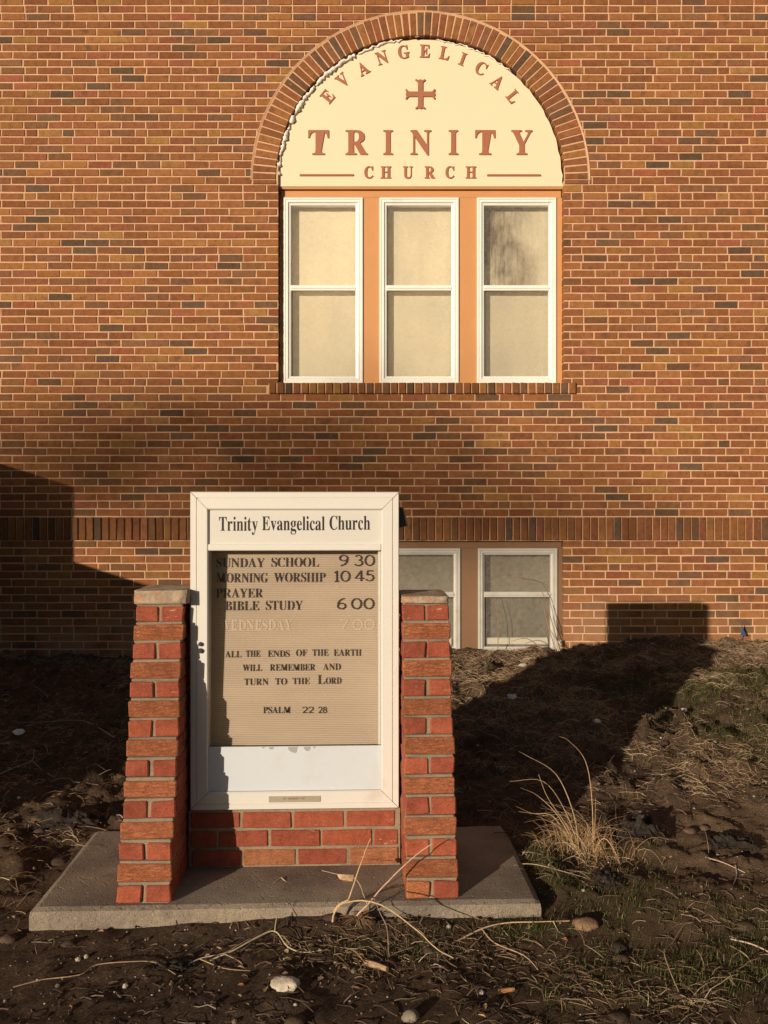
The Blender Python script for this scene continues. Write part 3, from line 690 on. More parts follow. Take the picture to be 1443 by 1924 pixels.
# ------------------------------------------------------------------ lettering: outlines of a serif alphabet in thousandths of an em
GL = json.loads('''{"A":[[-9,0,-9,18,9,21,24,30,36,47,49,75,206,466,224,465,384,87,399,55,411,34,425,22,443,18,443,0,229,0,229,18,270,25,283,46,281,59,273,81,253,132,103,132,79,71,77,65,76,59,75,53,75,48,87,26,124,18,128,18,128,0],[113,161,242,161,177,319]],"B":[[16,0,16,17,45,22,62,32,72,51,75,82,75,369,73,394,69,412,62,425,51,433,36,437,15,439,15,455,220,455,318,444,377,409,396,351,384,302,348,268,287,247,360,223,404,185,418,132,407,76,371,35,335,15,291,4,238,0],[182,252,188,252,234,257,263,272,279,301,285,345,281,385,269,412,248,428,216,434,198,432,188,425,183,412,182,391],[222,24,259,30,283,49,296,81,301,128,295,176,277,208,245,225,197,231,182,231,182,65,184,46,190,33,202,26]],"C":[[257,-11,213,-7,174,3,137,20,91,56,56,104,39,142,29,184,26,228,30,273,39,314,56,351,92,399,139,435,176,452,216,462,259,465,309,459,367,440,377,436,388,435,408,443,419,465,437,465,437,308,420,308,392,364,356,407,313,434,265,443,198,419,157,347,144,226,159,114,203,46,278,24,318,29,358,45,395,71,428,106,447,89,395,33,332,0]],"D":[[20,0,20,17,47,21,63,30,71,46,74,75,74,374,71,407,61,426,43,435,15,439,15,455,222,455,296,449,357,429,405,396,440,351,461,295,468,228,441,101,362,25,228,0],[222,24,279,37,319,75,337,115,347,166,351,229,336,342,294,410,223,433,202,431,190,423,184,409,182,385,182,72,184,48,190,34,202,27]],"E":[[14,0,14,17,44,20,62,30,72,48,75,78,75,369,72,405,62,425,44,435,16,439,16,455,399,455,399,320,383,320,369,373,340,406,295,424,232,430,213,430,200,428,191,424,186,417,184,405,183,388,183,246,193,246,232,252,259,269,277,300,288,345,304,345,304,118,287,118,282,154,273,181,259,201,241,213,216,220,185,222,183,222,183,67,185,47,192,35,206,29,230,28,276,30,313,39,345,53,371,75,393,105,411,143,430,143,402,0]],"F":[[15,0,15,17,45,23,62,34,72,53,75,84,75,375,71,405,61,423,43,433,14,439,14,455,394,455,394,320,377,320,369,357,355,385,336,406,310,420,275,428,230,431,212,431,200,429,191,427,186,421,183,412,182,398,182,247,190,247,229,253,256,270,274,301,284,347,302,347,302,118,285,118,274,168,257,200,229,218,189,224,182,224,182,81,183,59,188,43,196,31,210,24,229,19,257,17,257,0]],"G":[[268,-10,222,-7,179,3,141,19,93,55,57,103,41,141,31,183,28,229,31,274,41,315,57,352,93,399,139,435,176,452,215,462,257,465,311,459,369,441,379,437,388,436,398,438,406,443,412,452,419,465,437,465,437,308,420,308,403,346,382,379,357,406,329,426,299,439,267,443,200,419,159,347,146,228,150,163,161,110,180,67,221,26,275,13,308,16,328,27,339,45,343,71,343,128,339,154,329,170,309,179,275,182,275,198,500,198,500,182,473,179,457,171,449,155,446,128,446,29,387,7,328,-6]],"H":[[15,0,15,17,45,22,62,32,72,50,75,81,75,379,71,406,62,424,44,434,16,439,16,455,242,455,242,439,220,436,204,432,193,425,187,415,183,400,182,379,182,251,342,251,342,379,341,400,337,415,331,425,320,432,304,436,282,439,282,455,507,455,507,439,478,434,461,424,452,407,449,379,449,81,452,52,461,33,478,22,507,17,507,0,282,0,282,17,311,21,329,31,339,49,342,81,342,221,182,221,182,81,185,50,194,32,212,22,242,17,242,0]],"I":[[13,0,13,17,42,23,61,32,72,49,75,75,75,387,72,412,63,427,45,435,13,439,13,455,244,455,244,439,214,435,196,427,186,412,183,387,183,77,184,59,187,44,194,34,206,26,223,21,246,17,246,0]],"L":[[15,0,15,17,45,22,62,32,72,50,75,81,75,379,71,407,62,425,44,434,16,439,16,455,250,455,250,439,226,437,208,434,196,427,188,416,183,401,182,379,182,83,183,62,185,47,191,37,200,31,214,28,234,28,278,31,315,40,345,56,370,80,391,112,409,154,427,154,402,0]],"M":[[14,0,14,17,43,22,61,32,72,50,75,79,75,382,74,402,71,416,64,426,53,432,37,436,15,439,15,455,185,455,317,142,449,455,617,455,617,439,590,433,573,423,563,405,560,378,560,85,561,61,565,43,571,31,582,23,596,19,617,17,617,0,396,0,396,17,417,20,433,25,443,32,450,44,453,61,455,83,455,399,288,0,270,0,105,389,105,80,109,48,120,30,139,20,169,17,169,0]],"N":[[403,-11,107,350,107,79,110,49,119,31,136,21,167,17,167,0,18,0,18,17,39,19,54,23,65,30,71,41,75,57,76,79,76,388,49,421,36,433,28,436,18,439,18,455,156,455,391,169,391,377,390,399,386,414,379,425,369,431,353,436,331,439,331,455,480,455,480,439,450,434,433,425,425,407,422,377,422,-11]],"O":[[261,-11,213,-6,169,7,129,29,94,58,66,93,45,134,32,179,28,228,32,276,45,321,66,362,95,397,130,426,170,448,216,462,265,466,313,462,357,448,397,427,431,399,459,364,481,323,494,277,498,228,494,179,481,134,459,93,430,58,395,29,355,7,310,-6],[265,12,328,36,367,108,379,228,376,293,365,346,348,389,310,430,260,443,196,419,158,347,145,228,149,163,159,109,177,67,215,26]],"P":[[15,0,15,17,45,22,62,32,72,50,75,81,75,379,71,406,62,424,44,434,16,439,16,455,214,455,265,454,306,449,336,440,366,422,390,398,404,367,409,332,398,280,367,240,334,221,292,209,242,206,182,206,182,81,185,50,194,32,212,22,242,17,242,0],[182,230,201,230,244,235,272,253,287,283,292,329,288,375,275,406,252,425,216,431,199,429,189,424,184,414,182,398]],"R":[[15,0,15,17,45,22,62,32,72,50,75,81,75,379,71,406,62,424,44,434,16,439,16,455,217,455,278,452,329,442,367,426,405,388,417,334,406,285,372,248,315,224,432,50,443,36,452,26,463,19,478,17,480,17,480,0,338,0,201,212,182,212,182,81,185,50,194,32,212,22,242,17,242,0],[182,234,203,234,249,240,280,258,298,290,304,336,295,389,268,421,224,431,202,429,190,422,184,409,182,385]],"S":[[43,-11,43,158,62,158,83,94,111,50,149,24,197,15,231,20,257,36,273,60,279,89,265,129,225,160,163,191,112,221,77,253,56,289,50,332,54,370,67,403,88,429,115,449,148,462,185,466,206,465,229,461,255,456,282,448,291,446,296,445,300,445,313,450,320,466,339,466,339,319,322,319,310,354,293,385,272,410,248,429,222,441,194,445,163,440,140,426,125,406,120,380,124,356,137,336,159,319,189,303,253,273,290,253,317,233,337,211,350,188,357,162,359,133,354,93,339,58,314,29,281,8,240,-6,192,-10,175,-9,158,-8,142,-4,126,1,110,6,98,9,90,11,85,12,75,11,69,7,65,0,61,-11]],"T":[[92,0,92,17,123,21,142,31,152,50,156,81,156,433,149,433,102,426,65,403,41,367,29,318,11,318,11,455,410,455,410,317,394,317,375,382,333,420,269,433,263,433,263,81,267,49,276,30,296,21,328,17,328,0]],"U":[[248,-13,192,-8,147,6,114,29,91,61,78,103,73,155,73,379,70,406,61,424,43,434,15,439,15,455,240,455,240,439,219,436,202,432,192,425,185,415,182,400,181,379,181,140,186,88,203,51,232,29,275,22,340,37,379,83,392,159,392,378,389,406,379,423,360,433,328,439,328,455,474,455,474,439,448,432,433,421,425,404,422,378,422,181,418,118,403,69,380,32,346,7,302,-8]],"V":[[212,-13,44,381,33,403,22,420,8,432,-14,439,-14,455,211,455,211,439,184,437,166,432,156,423,152,410,155,397,161,378,259,143,348,377,353,394,355,409,351,423,342,432,324,437,299,439,299,455,442,455,442,439,423,436,408,427,395,411,382,383,230,-13]],"W":[[171,-11,32,393,24,413,15,427,3,435,-15,439,-15,455,181,455,181,439,162,437,150,432,143,423,140,410,142,394,148,373,223,153,301,353,286,399,278,418,267,429,252,435,229,439,229,455,439,455,439,439,404,432,393,412,394,401,399,386,474,166,541,369,547,391,549,406,546,421,538,430,524,436,503,439,503,455,624,455,624,439,607,433,594,421,584,404,575,379,446,-11,428,-11,316,309,190,-11]],"Y":[[101,0,101,17,131,22,148,32,157,50,161,81,161,179,46,387,29,414,14,429,7,433,1,435,-6,437,-13,438,-13,455,207,455,207,438,195,438,179,436,167,432,158,425,156,416,158,405,164,392,248,226,333,366,345,389,349,408,336,430,298,438,295,438,295,455,439,455,439,438,423,434,409,424,396,411,383,392,268,203,268,81,271,50,280,32,298,22,328,17,328,0]],"K":[[16,0,16,17,45,22,63,32,72,50,75,81,75,379,72,406,63,424,45,434,17,439,17,455,242,455,242,439,221,436,205,432,194,425,187,415,184,400,183,379,183,234,321,373,342,398,349,418,334,434,291,439,291,455,486,455,486,439,477,439,436,430,392,404,345,361,271,285,463,46,475,34,487,25,501,20,519,17,519,0,281,0,281,17,294,18,306,18,315,19,322,21,331,27,334,34,329,47,316,66,199,214,183,198,183,81,186,50,195,32,213,22,242,17,242,0]],"0":[[188,-7,133,1,91,24,60,61,39,111,30,150,25,193,23,241,25,289,30,332,39,371,60,420,91,456,133,479,189,486,242,479,283,456,314,419,336,370,345,331,351,288,353,240,351,193,345,150,336,110,314,61,283,24,241,1],[188,37,219,50,237,91,243,131,247,181,248,240,247,300,243,349,237,390,219,429,189,443,157,429,139,390,132,349,128,300,127,240,128,181,132,131,139,91,157,50]],"1":[[65,0,65,36,120,36,135,38,146,45,152,58,154,79,154,416,130,388,108,365,87,351,67,346,52,349,40,359,31,375,28,396,50,402,74,412,101,426,132,447,179,482,254,482,254,79,256,61,261,47,271,38,288,36,343,36,343,0]],"2":[[24,0,24,69,123,171,160,210,187,245,206,277,218,307,224,338,226,371,223,405,212,427,196,441,174,445,145,438,126,416,116,380,112,329,77,333,50,344,32,365,26,396,30,419,43,441,63,459,92,474,129,483,174,486,240,479,288,456,318,421,328,375,326,352,319,329,308,306,291,281,268,252,238,220,201,182,154,138,87,74,244,74,263,77,279,86,292,101,300,120,305,141,345,141,341,0]],"3":[[163,-7,117,-4,81,5,53,18,34,35,23,54,19,74,23,96,36,113,54,123,76,126,82,89,99,62,125,46,158,40,180,42,199,49,216,61,230,79,238,105,241,139,234,174,214,202,181,221,137,227,95,227,95,269,140,269,178,275,204,296,220,327,225,367,221,400,211,424,193,440,169,445,148,441,133,430,122,413,116,391,113,367,111,341,75,345,47,356,30,374,24,401,34,434,62,461,108,480,173,486,237,479,286,458,317,423,328,377,320,335,298,301,265,275,225,256,252,249,279,238,305,222,326,201,340,174,345,138,341,101,329,70,312,44,288,25,261,10,230,1,197,-5]],"4":[[121,0,121,36,140,36,161,38,179,44,191,58,195,84,195,125,9,125,9,166,199,480,293,480,293,169,363,169,363,125,293,125,293,84,297,58,309,44,327,38,348,36,357,36,357,0],[56,169,195,169,195,287,195,317,196,351,197,384,199,416,195,406,189,394,182,380,174,366,158,338,151,327,146,319]],"5":[[165,-7,119,-4,84,5,58,18,40,35,30,54,27,75,31,95,42,109,59,118,81,121,82,102,88,83,97,66,111,52,130,43,154,40,176,43,195,50,212,63,226,83,234,111,237,148,231,192,213,223,184,241,146,247,122,246,103,243,87,240,71,235,40,247,62,480,316,480,319,357,281,357,275,380,272,391,267,399,258,404,244,406,105,406,94,281,107,285,126,288,147,291,168,291,216,287,258,276,293,256,328,211,340,148,336,108,324,75,306,48,282,27,255,12,226,1,195,-5]],"6":[[197,-7,150,-1,109,18,76,49,51,93,39,130,33,173,30,222,33,275,42,325,57,370,77,409,104,441,137,466,176,481,222,486,261,484,291,476,313,464,329,449,338,431,340,412,336,393,322,376,298,364,260,360,259,380,256,400,251,419,243,434,232,443,216,447,180,435,152,401,139,366,130,322,125,269,141,278,161,286,186,292,218,294,273,285,315,258,343,214,352,155,348,110,334,71,313,38,282,13,244,-2],[199,38,222,44,239,64,251,98,255,148,250,196,238,228,219,247,193,253,174,251,154,243,137,232,125,221,128,162,135,116,147,81,170,48]],"7":[[111,0,289,406,113,406,86,398,74,372,70,338,30,338,33,480,353,480,353,447,168,0]],"8":[[183,-7,132,-2,91,11,60,31,38,57,25,88,20,122,27,162,47,193,79,219,119,242,83,267,57,296,41,327,36,364,39,395,50,423,70,449,99,469,140,482,191,486,254,478,299,453,325,415,334,369,328,333,310,305,281,282,244,260,296,230,330,199,349,166,355,127,344,71,310,29,276,9,234,-3],[203,283,224,298,239,317,247,340,250,370,248,389,243,407,234,423,222,436,206,444,187,447,163,442,145,426,134,402,130,372,135,341,149,318,172,300],[187,32,218,37,241,55,257,82,262,116,256,146,239,170,208,192,164,216,143,199,126,178,115,152,111,120,116,84,132,56,156,38]],"9":[[152,-7,116,-4,88,4,67,17,53,33,45,51,42,69,44,83,50,94,61,102,75,107,87,80,103,56,126,41,156,36,205,57,237,122,251,230,234,212,212,198,186,188,155,185,103,194,60,220,33,264,24,324,28,369,42,409,64,441,95,466,133,481,177,486,223,480,264,463,298,433,323,390,335,353,343,310,345,261,343,207,334,157,321,111,301,72,274,39,241,14,200,-2],[184,233,206,236,224,245,239,260,251,278,248,330,242,372,231,403,209,432,181,441,156,434,137,413,125,377,121,328,137,257]],"a":[[255,-10,216,1,200,35,151,2,95,-9,64,-4,40,11,25,34,20,63,31,104,63,136,98,155,143,173,199,190,199,241,196,266,187,282,171,292,148,296,115,290,104,274,106,268,113,257,121,243,123,231,120,215,110,202,95,194,77,191,59,194,45,203,36,218,33,236,37,259,49,278,69,295,95,308,126,316,162,318,223,312,263,292,285,259,293,210,293,62,293,48,295,40,298,36,304,34,312,36,320,42,329,28,294,-1],[151,34,162,35,174,41,187,50,199,63,199,169,138,139,118,84,126,46]],"c":[[156,-10,119,-5,87,11,59,35,38,68,24,106,19,150,25,196,40,237,64,271,96,297,133,313,175,319,218,314,250,298,271,275,277,245,275,228,266,215,253,207,236,204,206,216,196,251,196,256,197,261,197,266,197,271,190,290,169,297,138,285,118,248,112,187,118,123,137,76,166,48,204,38,239,47,271,72,285,60,248,21,205,-2]],"e":[[154,-10,117,-5,85,10,58,35,37,69,24,109,19,157,24,201,38,240,59,273,87,298,120,313,157,318,209,309,249,280,274,234,283,173,283,166,117,166,127,97,154,56,199,42,237,53,270,86,285,73,248,27,205,-1],[116,192,201,192,201,215,199,252,193,277,181,292,161,297,127,274,116,203]],"h":[[18,0,18,16,35,19,45,26,51,37,52,56,52,399,51,417,46,429,36,437,19,440,19,455,148,455,148,267,190,305,243,318,292,306,321,271,330,212,330,56,332,38,337,26,347,19,363,16,363,0,202,0,202,16,207,16,228,26,235,56,235,217,234,241,229,258,219,268,203,271,173,262,148,235,148,56,149,38,154,26,164,19,180,16,180,0]],"g":[[146,-140,89,-136,48,-122,22,-100,14,-75,28,-46,69,-26,35,-1,24,30,28,54,42,74,67,92,102,110,58,135,31,169,22,212,27,242,40,268,60,289,88,305,120,315,157,318,196,315,233,304,317,304,317,268,268,268,286,237,291,203,288,176,276,151,258,131,234,116,205,106,172,103,164,103,157,103,149,104,142,104,126,102,112,94,104,84,101,71,111,55,141,49,175,49,223,47,259,40,285,29,303,13,312,-9,316,-37,305,-80,272,-113,239,-128,197,-137],[157,124,178,130,190,146,197,173,199,211,197,249,190,276,178,292,157,297,137,292,124,276,117,249,114,211,117,173,124,146,137,130],[161,-116,238,-104,263,-66,260,-51,249,-41,231,-36,205,-34,97,-34,79,-52,73,-73,79,-89,95,-103,122,-113]],"i":[[101,362,81,366,65,376,54,393,50,412,54,432,65,449,81,460,101,463,120,460,137,449,147,432,151,412,147,393,136,376,120,366],[18,0,18,16,35,19,45,26,51,37,52,56,52,252,51,272,47,285,37,291,20,293,21,310,148,310,148,56,150,38,154,26,164,19,180,16,180,0]],"l":[[18,0,18,16,35,19,45,26,51,37,52,56,52,398,51,417,47,429,38,436,20,439,20,455,148,455,148,56,150,38,154,26,164,19,180,16,180,0]],"n":[[18,0,18,16,35,19,45,26,51,37,52,56,52,253,51,271,46,284,36,291,19,294,19,310,148,310,148,267,190,306,243,318,292,306,321,271,330,212,330,56,332,38,337,26,347,19,363,16,363,0,202,0,202,16,207,16,228,26,235,56,235,217,234,241,229,258,219,268,203,271,173,262,148,235,148,56,149,38,154,26,164,19,180,16,180,0]],"r":[[18,0,18,16,35,19,45,26,51,37,52,56,52,252,51,273,46,285,37,291,20,293,21,310,146,310,146,252,165,280,187,301,210,314,233,318,258,315,275,304,286,287,289,266,287,248,278,234,265,225,248,222,233,224,222,231,214,240,207,250,199,257,189,260,175,255,162,241,152,220,149,192,149,56,152,37,159,25,173,19,197,16,197,0]],"t":[[124,-9,89,-4,66,10,53,36,48,71,48,279,20,279,20,300,57,336,88,369,112,398,129,424,144,424,144,310,208,310,208,279,144,279,144,82,146,64,149,51,157,43,168,40,189,49,206,75,222,66,198,24,165,-1]],"u":[[131,-10,91,-3,65,17,51,51,46,97,46,248,44,268,39,282,29,291,11,294,11,310,142,310,142,74,144,58,151,46,162,38,177,36,205,43,228,66,228,248,226,269,221,283,209,291,189,294,189,310,324,310,324,70,326,51,331,39,342,33,360,30,360,13,321,10,277,3,228,-10,228,40,209,19,186,3,160,-7]],"v":[[142,-10,38,248,30,267,22,281,12,290,-3,293,-3,310,164,310,164,294,156,294,136,290,129,276,129,272,130,268,185,122,236,253,240,264,241,272,232,289,203,294,203,310,305,310,305,295,289,289,278,279,269,264,260,243,160,-10]],"y":[[52,-140,29,-137,10,-125,-3,-107,-7,-84,-4,-67,5,-53,18,-43,36,-40,51,-42,64,-49,72,-61,75,-76,74,-79,74,-81,74,-84,74,-87,77,-96,86,-99,99,-92,114,-74,122,-60,129,-44,135,-26,140,-5,36,251,30,264,25,275,19,283,15,287,8,292,-3,293,-5,293,-5,310,162,310,162,293,146,292,136,289,130,284,128,275,129,271,130,267,131,262,133,257,185,119,230,241,234,251,236,260,237,267,238,274,236,284,229,289,219,292,203,293,203,310,300,310,300,293,287,290,277,281,268,265,259,242,162,-24,145,-65,129,-96,113,-117,95,-131,76,-138]]}''')
_gm = {}
def arc(cx, cy, rx, ry, a0, a1, n=20):
    return [(cx + rx * math.cos(math.radians(a0 + (a1 - a0) * i / n)), cy + ry * math.sin(math.radians(a0 + (a1 - a0) * i / n))) for i in range(n + 1)]
NUM = {'0': [arc(.34, .5, .30, .46, 90, 450, 30)], '1': [[(.04, .8), (.2, .96)], [(.2, 1.0), (.2, .02)], [(.05, .03), (.35, .03)]],
       '2': [arc(.28, .7, .25, .26, 165, -35, 18) + [(.06, .05)], [(.04, .05), (.56, .05)]],
       '3': [arc(.27, .74, .22, .22, 150, -80, 16), arc(.27, .28, .27, .25, 80, -155, 18)], '4': [[(.46, .0), (.46, .98)], [(.47, .96), (.03, .27), (.66, .27)]],
       '5': [[(.52, .95), (.14, .95), (.1, .55)], arc(.27, .33, .28, .29, 125, -150, 20)], '6': [arc(.62, .42, .56, .56, 100, 178, 14) , arc(.32, .29, .27, .25, 0, 360, 26)],
       '7': [[(.04, .95), (.56, .95), (.2, .02)]], '8': [arc(.3, .73, .21, .22, 0, 360, 24), arc(.3, .26, .26, .25, 0, 360, 24)]}
NUM['9'] = [[(.62 - x, 1 - y) for x, y in l] for l in NUM['6']]
def numeral_mesh(ch, depth, mat):
    key = (ch, depth, mat.name, 'n')
    if key in _gm: return _gm[key]
    m_ = MB()
    for k, l in enumerate(NUM[ch]):
        t = .052; yf = -depth / 2 - .004 * k; rows = []; n = len(l); closed = n > 15 and math.dist(l[0], l[-1]) < 1e-6
        for i, (x, z) in enumerate(l):
            a, b = l[i - 1 if i else (n - 2 if closed else 0)], l[i + 1 if i < n - 1 else (1 if closed else n - 1)]
            dx, dz = b[0] - a[0], b[1] - a[1]; q = math.hypot(dx, dz); tx, tz = -dz / q * t, dx / q * t
            rows.append([m_.vert((x + tx, yf, z + tz)), m_.vert((x - tx, yf, z - tz)), m_.vert((x - tx, depth / 2, z - tz)), m_.vert((x + tx, depth / 2, z + tz))])
        for a, b in zip(rows, rows[1:]):
            for e in (0, 1, 3): m_.f.append([a[e], b[e], b[(e + 1) % 4], a[(e + 1) % 4]])
    o = m_.build('numeral', mat); me = o.data; COL.objects.unlink(o); bpy.data.objects.remove(o)
    xs = [v.co.x for v in me.vertices]; x0, x1 = min(xs), max(xs)
    for v in me.vertices: v.co.x -= x0
    _gm[key] = (me, x1 - x0); return _gm[key]
def glyph_mesh(ch, weight, depth, mat):
    """mesh of one letter, 1 unit tall capitals, standing in x-z, front towards -y"""
    key = (ch, weight, depth, mat.name)
    if key in _gm: return _gm[key]
    cu = bpy.data.curves.new('letter', 'CURVE'); cu.dimensions = '2D'; cu.fill_mode = 'BOTH'
    K = 455.0
    for lp in GL[ch]:
        s = cu.splines.new('POLY'); n = len(lp) // 2; s.points.add(n - 1)
        for i in range(n): s.points[i].co = (lp[2 * i] / K, lp[2 * i + 1] / K, 0, 1)
        s.use_cyclic_u = True
    cu.extrude = depth / 2; cu.offset = weight
    o = bpy.data.objects.new('letter', cu); COL.objects.link(o)
    dg = bpy.context.evaluated_depsgraph_get(); dg.update()
    me = bpy.data.meshes.new_from_object(o.evaluated_get(dg))
    COL.objects.unlink(o); bpy.data.objects.remove(o)
    xs = [v.co.x for v in me.vertices]; x0, x1 = min(xs), max(xs)
    for v in me.vertices: v.co = Vector((v.co.x - x0, v.co.z, v.co.y))   # stand it up
    me.materials.clear(); me.materials.append(mat); me.name = 'letter'
    _gm[key] = (me, x1 - x0); return _gm[key]
def word(text, place, width, cap, weight, depth, mat, parent, name='letter', gap=0.11, rot=0.0):
    """place(t) -> local position of a point t metres along the baseline"""
    get = lambda c: numeral_mesh(c, depth, mat) if c.isdigit() else glyph_mesh(c, weight, depth, mat)
    ws = [get(c)[1] for c in text]
    tot = sum(ws) + gap * (len(text) - 1); sx = width / tot; x = 0.0
    for c, w in zip(text, ws):
        me = get(c)[0]
        o = bpy.data.objects.new('numeral' if c.isdigit() and name == 'letter' else name, me); COL.objects.link(o); o.parent = parent
        p, tilt = place(x * sx)
        o.location = p; o.rotation_euler = (tilt, rot, 0)
        o.scale = (sx, cap, cap)
        x += w + gap
# ------------------------------------------------------------------ arched sign over the windows
asg = empty('arched_sign', (ARC_X, PY, wz(350)))
tag(asg, 'cream half-round sign with raised red lettering filling the brick arch', 'sign')
PP = 0.035; D3 = 7.58 + PP
AO = (ARC_X, PY, wz(350))
def wx(px): return wallx(px, D3)
def wz(py): return wallz(py, D3)
asg.location = AO = (ARC_X, PP, wz(350))
pn = MB(); zb = wz(350.4); N = 72; fr = []; bk = []
pr = ARC_R - 0.004
zz0 = max(zb, ARC_Z)
pts = [(ARC_X - pr + 0.004, zb), (ARC_X + pr - 0.004, zb)]
for i in range(N + 1):
    a = PI * i / N; e = 0.004 * math.sin(i * 2.1) + R.uniform(-0.003, 0.003)
    sq = 1.0
    pts.append((ARC_X + (pr + e - 0.012) * math.cos(a), ARC_Z + (pr + e - 0.010) * math.sin(a)))
pn.slab_poly(pts, PP, PP + 0.05, 0.0015, (1, 1, 1, 1))
pn.build('sign_panel', M['cream_panel'], asg, AO)
for a0, a1, rad in ((117, 178, 0.024), (97, 116, 0.013), (50, 84, 0.006)):
    fo = MB(); n = int((a1 - a0) * 1.1); path = []; rr = []
    for i in range(n + 1):
        a = math.radians(a0 + (a1 - a0) * i / n); r = pr - 0.008 + R.uniform(-0.012, 0.008)
        path.append((ARC_X + r * math.cos(a), PP - 0.004 - R.uniform(0, rad * .4), ARC_Z + r * math.sin(a))); rr.append(rad * R.uniform(0.35, 1.25) * (0.2 if i in (0, n) else 1))
    fo.tube(path, rr, None, 7)
    fo.build('sealant_foam', M['foam'], asg, AO, True)
lt = MB()
for (xa, ya, xb, yb_) in ((780, 73, 825, 62), (830, 74, 868, 70)):
    a = Vector((wx(xa), PP - 0.03, wz(ya))); b = Vector((wx(xb), PP - 0.034, wz(yb_)))
    lt.tube([a, (a + b) / 2 + Vector((0, 0, 0.004)), b], 0.009, 0.006, 4, (0.5, 0.27, 0.14, 1))
lt.build('wood_splinter', M['stem'], asg, AO)
def asign(px, py):
    def pl(t): return (Vector((wx(px) + t - AO[0], -0.004, wz(py) - AO[2])), 0.0)
    return pl
pxm = D3 / F
for t, a, b in (('T', 579, 618), ('R', 649, 690.7), ('I', 720, 738), ('N', 771, 810), ('I', 842.8, 860.6), ('T', 892.5, 930.4), ('Y', 960.4, 1000)):
    word(t, asign(a, 290.8), (b - a) * pxm, 45.3 * pxm, 0.012, 0.05, M['sign_red'], asg)
for t, a, b in (('C', 684.3, 701), ('H', 715, 735), ('U', 757, 775), ('R', 797.5, 817), ('C', 836.7, 853.3), ('H', 874.6, 894.7)):
    word(t, asign(a, 335.1), (b - a) * pxm, 21.7 * pxm, 0.018, 0.09, M['sign_red'], asg)
for t, zx, zy in (('E', 174, 381), ('V', 262, 285), ('A', 382, 217), ('N', 494, 153), ('G', 622, 120), ('E', 747, 115), ('L', 864, 127), ('I', 970, 162), ('C', 1078, 216), ('A', 1175, 296), ('L', 1268, 382)):
    px, py = 560 + zx / 3.137, 60 + zy / 3.137
    th = math.asin((zx - 722) / 695) * 0.97
    me, w = glyph_mesh(t, 0.014, 0.08, M['sign_red'])
    cap = 23.5 * pxm; sxx = cap * 0.86
    o = bpy.data.objects.new('letter', me); COL.objects.link(o); o.parent = asg
    cx_, cz_ = -w / 2 * sxx, -cap / 2
    o.location = (wx(px) - AO[0] + cx_ * math.cos(th) + cz_ * math.sin(th), -0.004, wz(py) - AO[2] - cx_ * math.sin(th) + cz_ * math.cos(th))
    o.rotation_euler = (0, th, 0); o.scale = (sxx, cap, cap)
cr = MB(); c0 = (wx(789.8), wz(177.6)); L_, W_ = 28.4 * pxm, 4.8 * pxm
def arm(dx, dz):
    px_, pz_ = -dz, dx
    prof = [(W_, W_), (L_ * 0.74, W_), (L_ * 0.82, W_ * 1.25), (L_ * 0.9, W_ * 1.95), (L_ * 0.97, W_ * 2.0), (L_ * 0.99, W_ * 1.45), (L_ * 0.92, W_ * 1.0), (L_ * 0.98, 0)]
    side = [(c0[0] + dx * l + px_ * w, c0[1] + dz * l + pz_ * w) for l, w in prof]
    oth = [(c0[0] + dx * l - px_ * w, c0[1] + dz * l - pz_ * w) for l, w in prof[:-1]]
    return oth + [side[-1]] + side[-2::-1]
ol = []
for dx, dz in ((1, 0), (0, 1), (-1, 0), (0, -1)): ol += arm(dx, dz)[:-0 or None]
yf = PP - 0.011
n0 = [cr.vert((x, yf, z)) for x, z in ol]; n1 = [cr.vert((x, PP + 0.001, z)) for x, z in ol]
cr.f.append(n0)
for i in range(len(ol)): j = (i + 1) % len(ol); cr.f.append([n0[i], n1[i], n1[j], n0[j]])
cr.build('cross', M['sign_red'], asg, AO)
for a, b, y in ((563, 664.6, 329.4), (914.8, 1015.9, 329.6)):
    ln = MB(); ln.bbox(wx(a), wx(b), PP - 0.010, PP + 0.001, wz(y + 1.8), wz(y - 1.8), 0.002); ln.build('rule_line', M['sign_red'], asg, AO)

# ------------------------------------------------------------------ unseen tree added behind the viewer, its low limb shaped to dim the wall
TT = 45.0
def ws(x, z, t=TT): return Vector((x - 0.69 * t, -t, z + 0.221 * t))
tb = ws(-5.4, 0); tb.z = 0.0
tree = empty('added_shade_tree', tb); tag(tree, 'unseen tall tree added behind the viewer, its long low limb dimming the wall', 'tree')
tk = MB()
tk.tube(curve_pts([tb, tb + Vector((.15, 0, 4)), tb + Vector((-.1, .2, 9)), tb + Vector((.2, 0, 14)), tb + Vector((.4, .2, 18))]), .32, .06, 10, (0.12, 0.085, 0.06, 1))
for z_, x_ in ((1.95, 2.2), (1.75, -.2), (2.1, -2.2), (1.5, 1.2)): tk.tube(curve_pts([Vector((tb.x, tb.y, 9.5)), ws((x_ - 5.4) / 2, 2.3), ws(x_, z_)]), .05, .01, 5, (0.12, 0.085, 0.06, 1), False)
tk.build('trunk', M['stem'], tree, tb)
cw = MB()
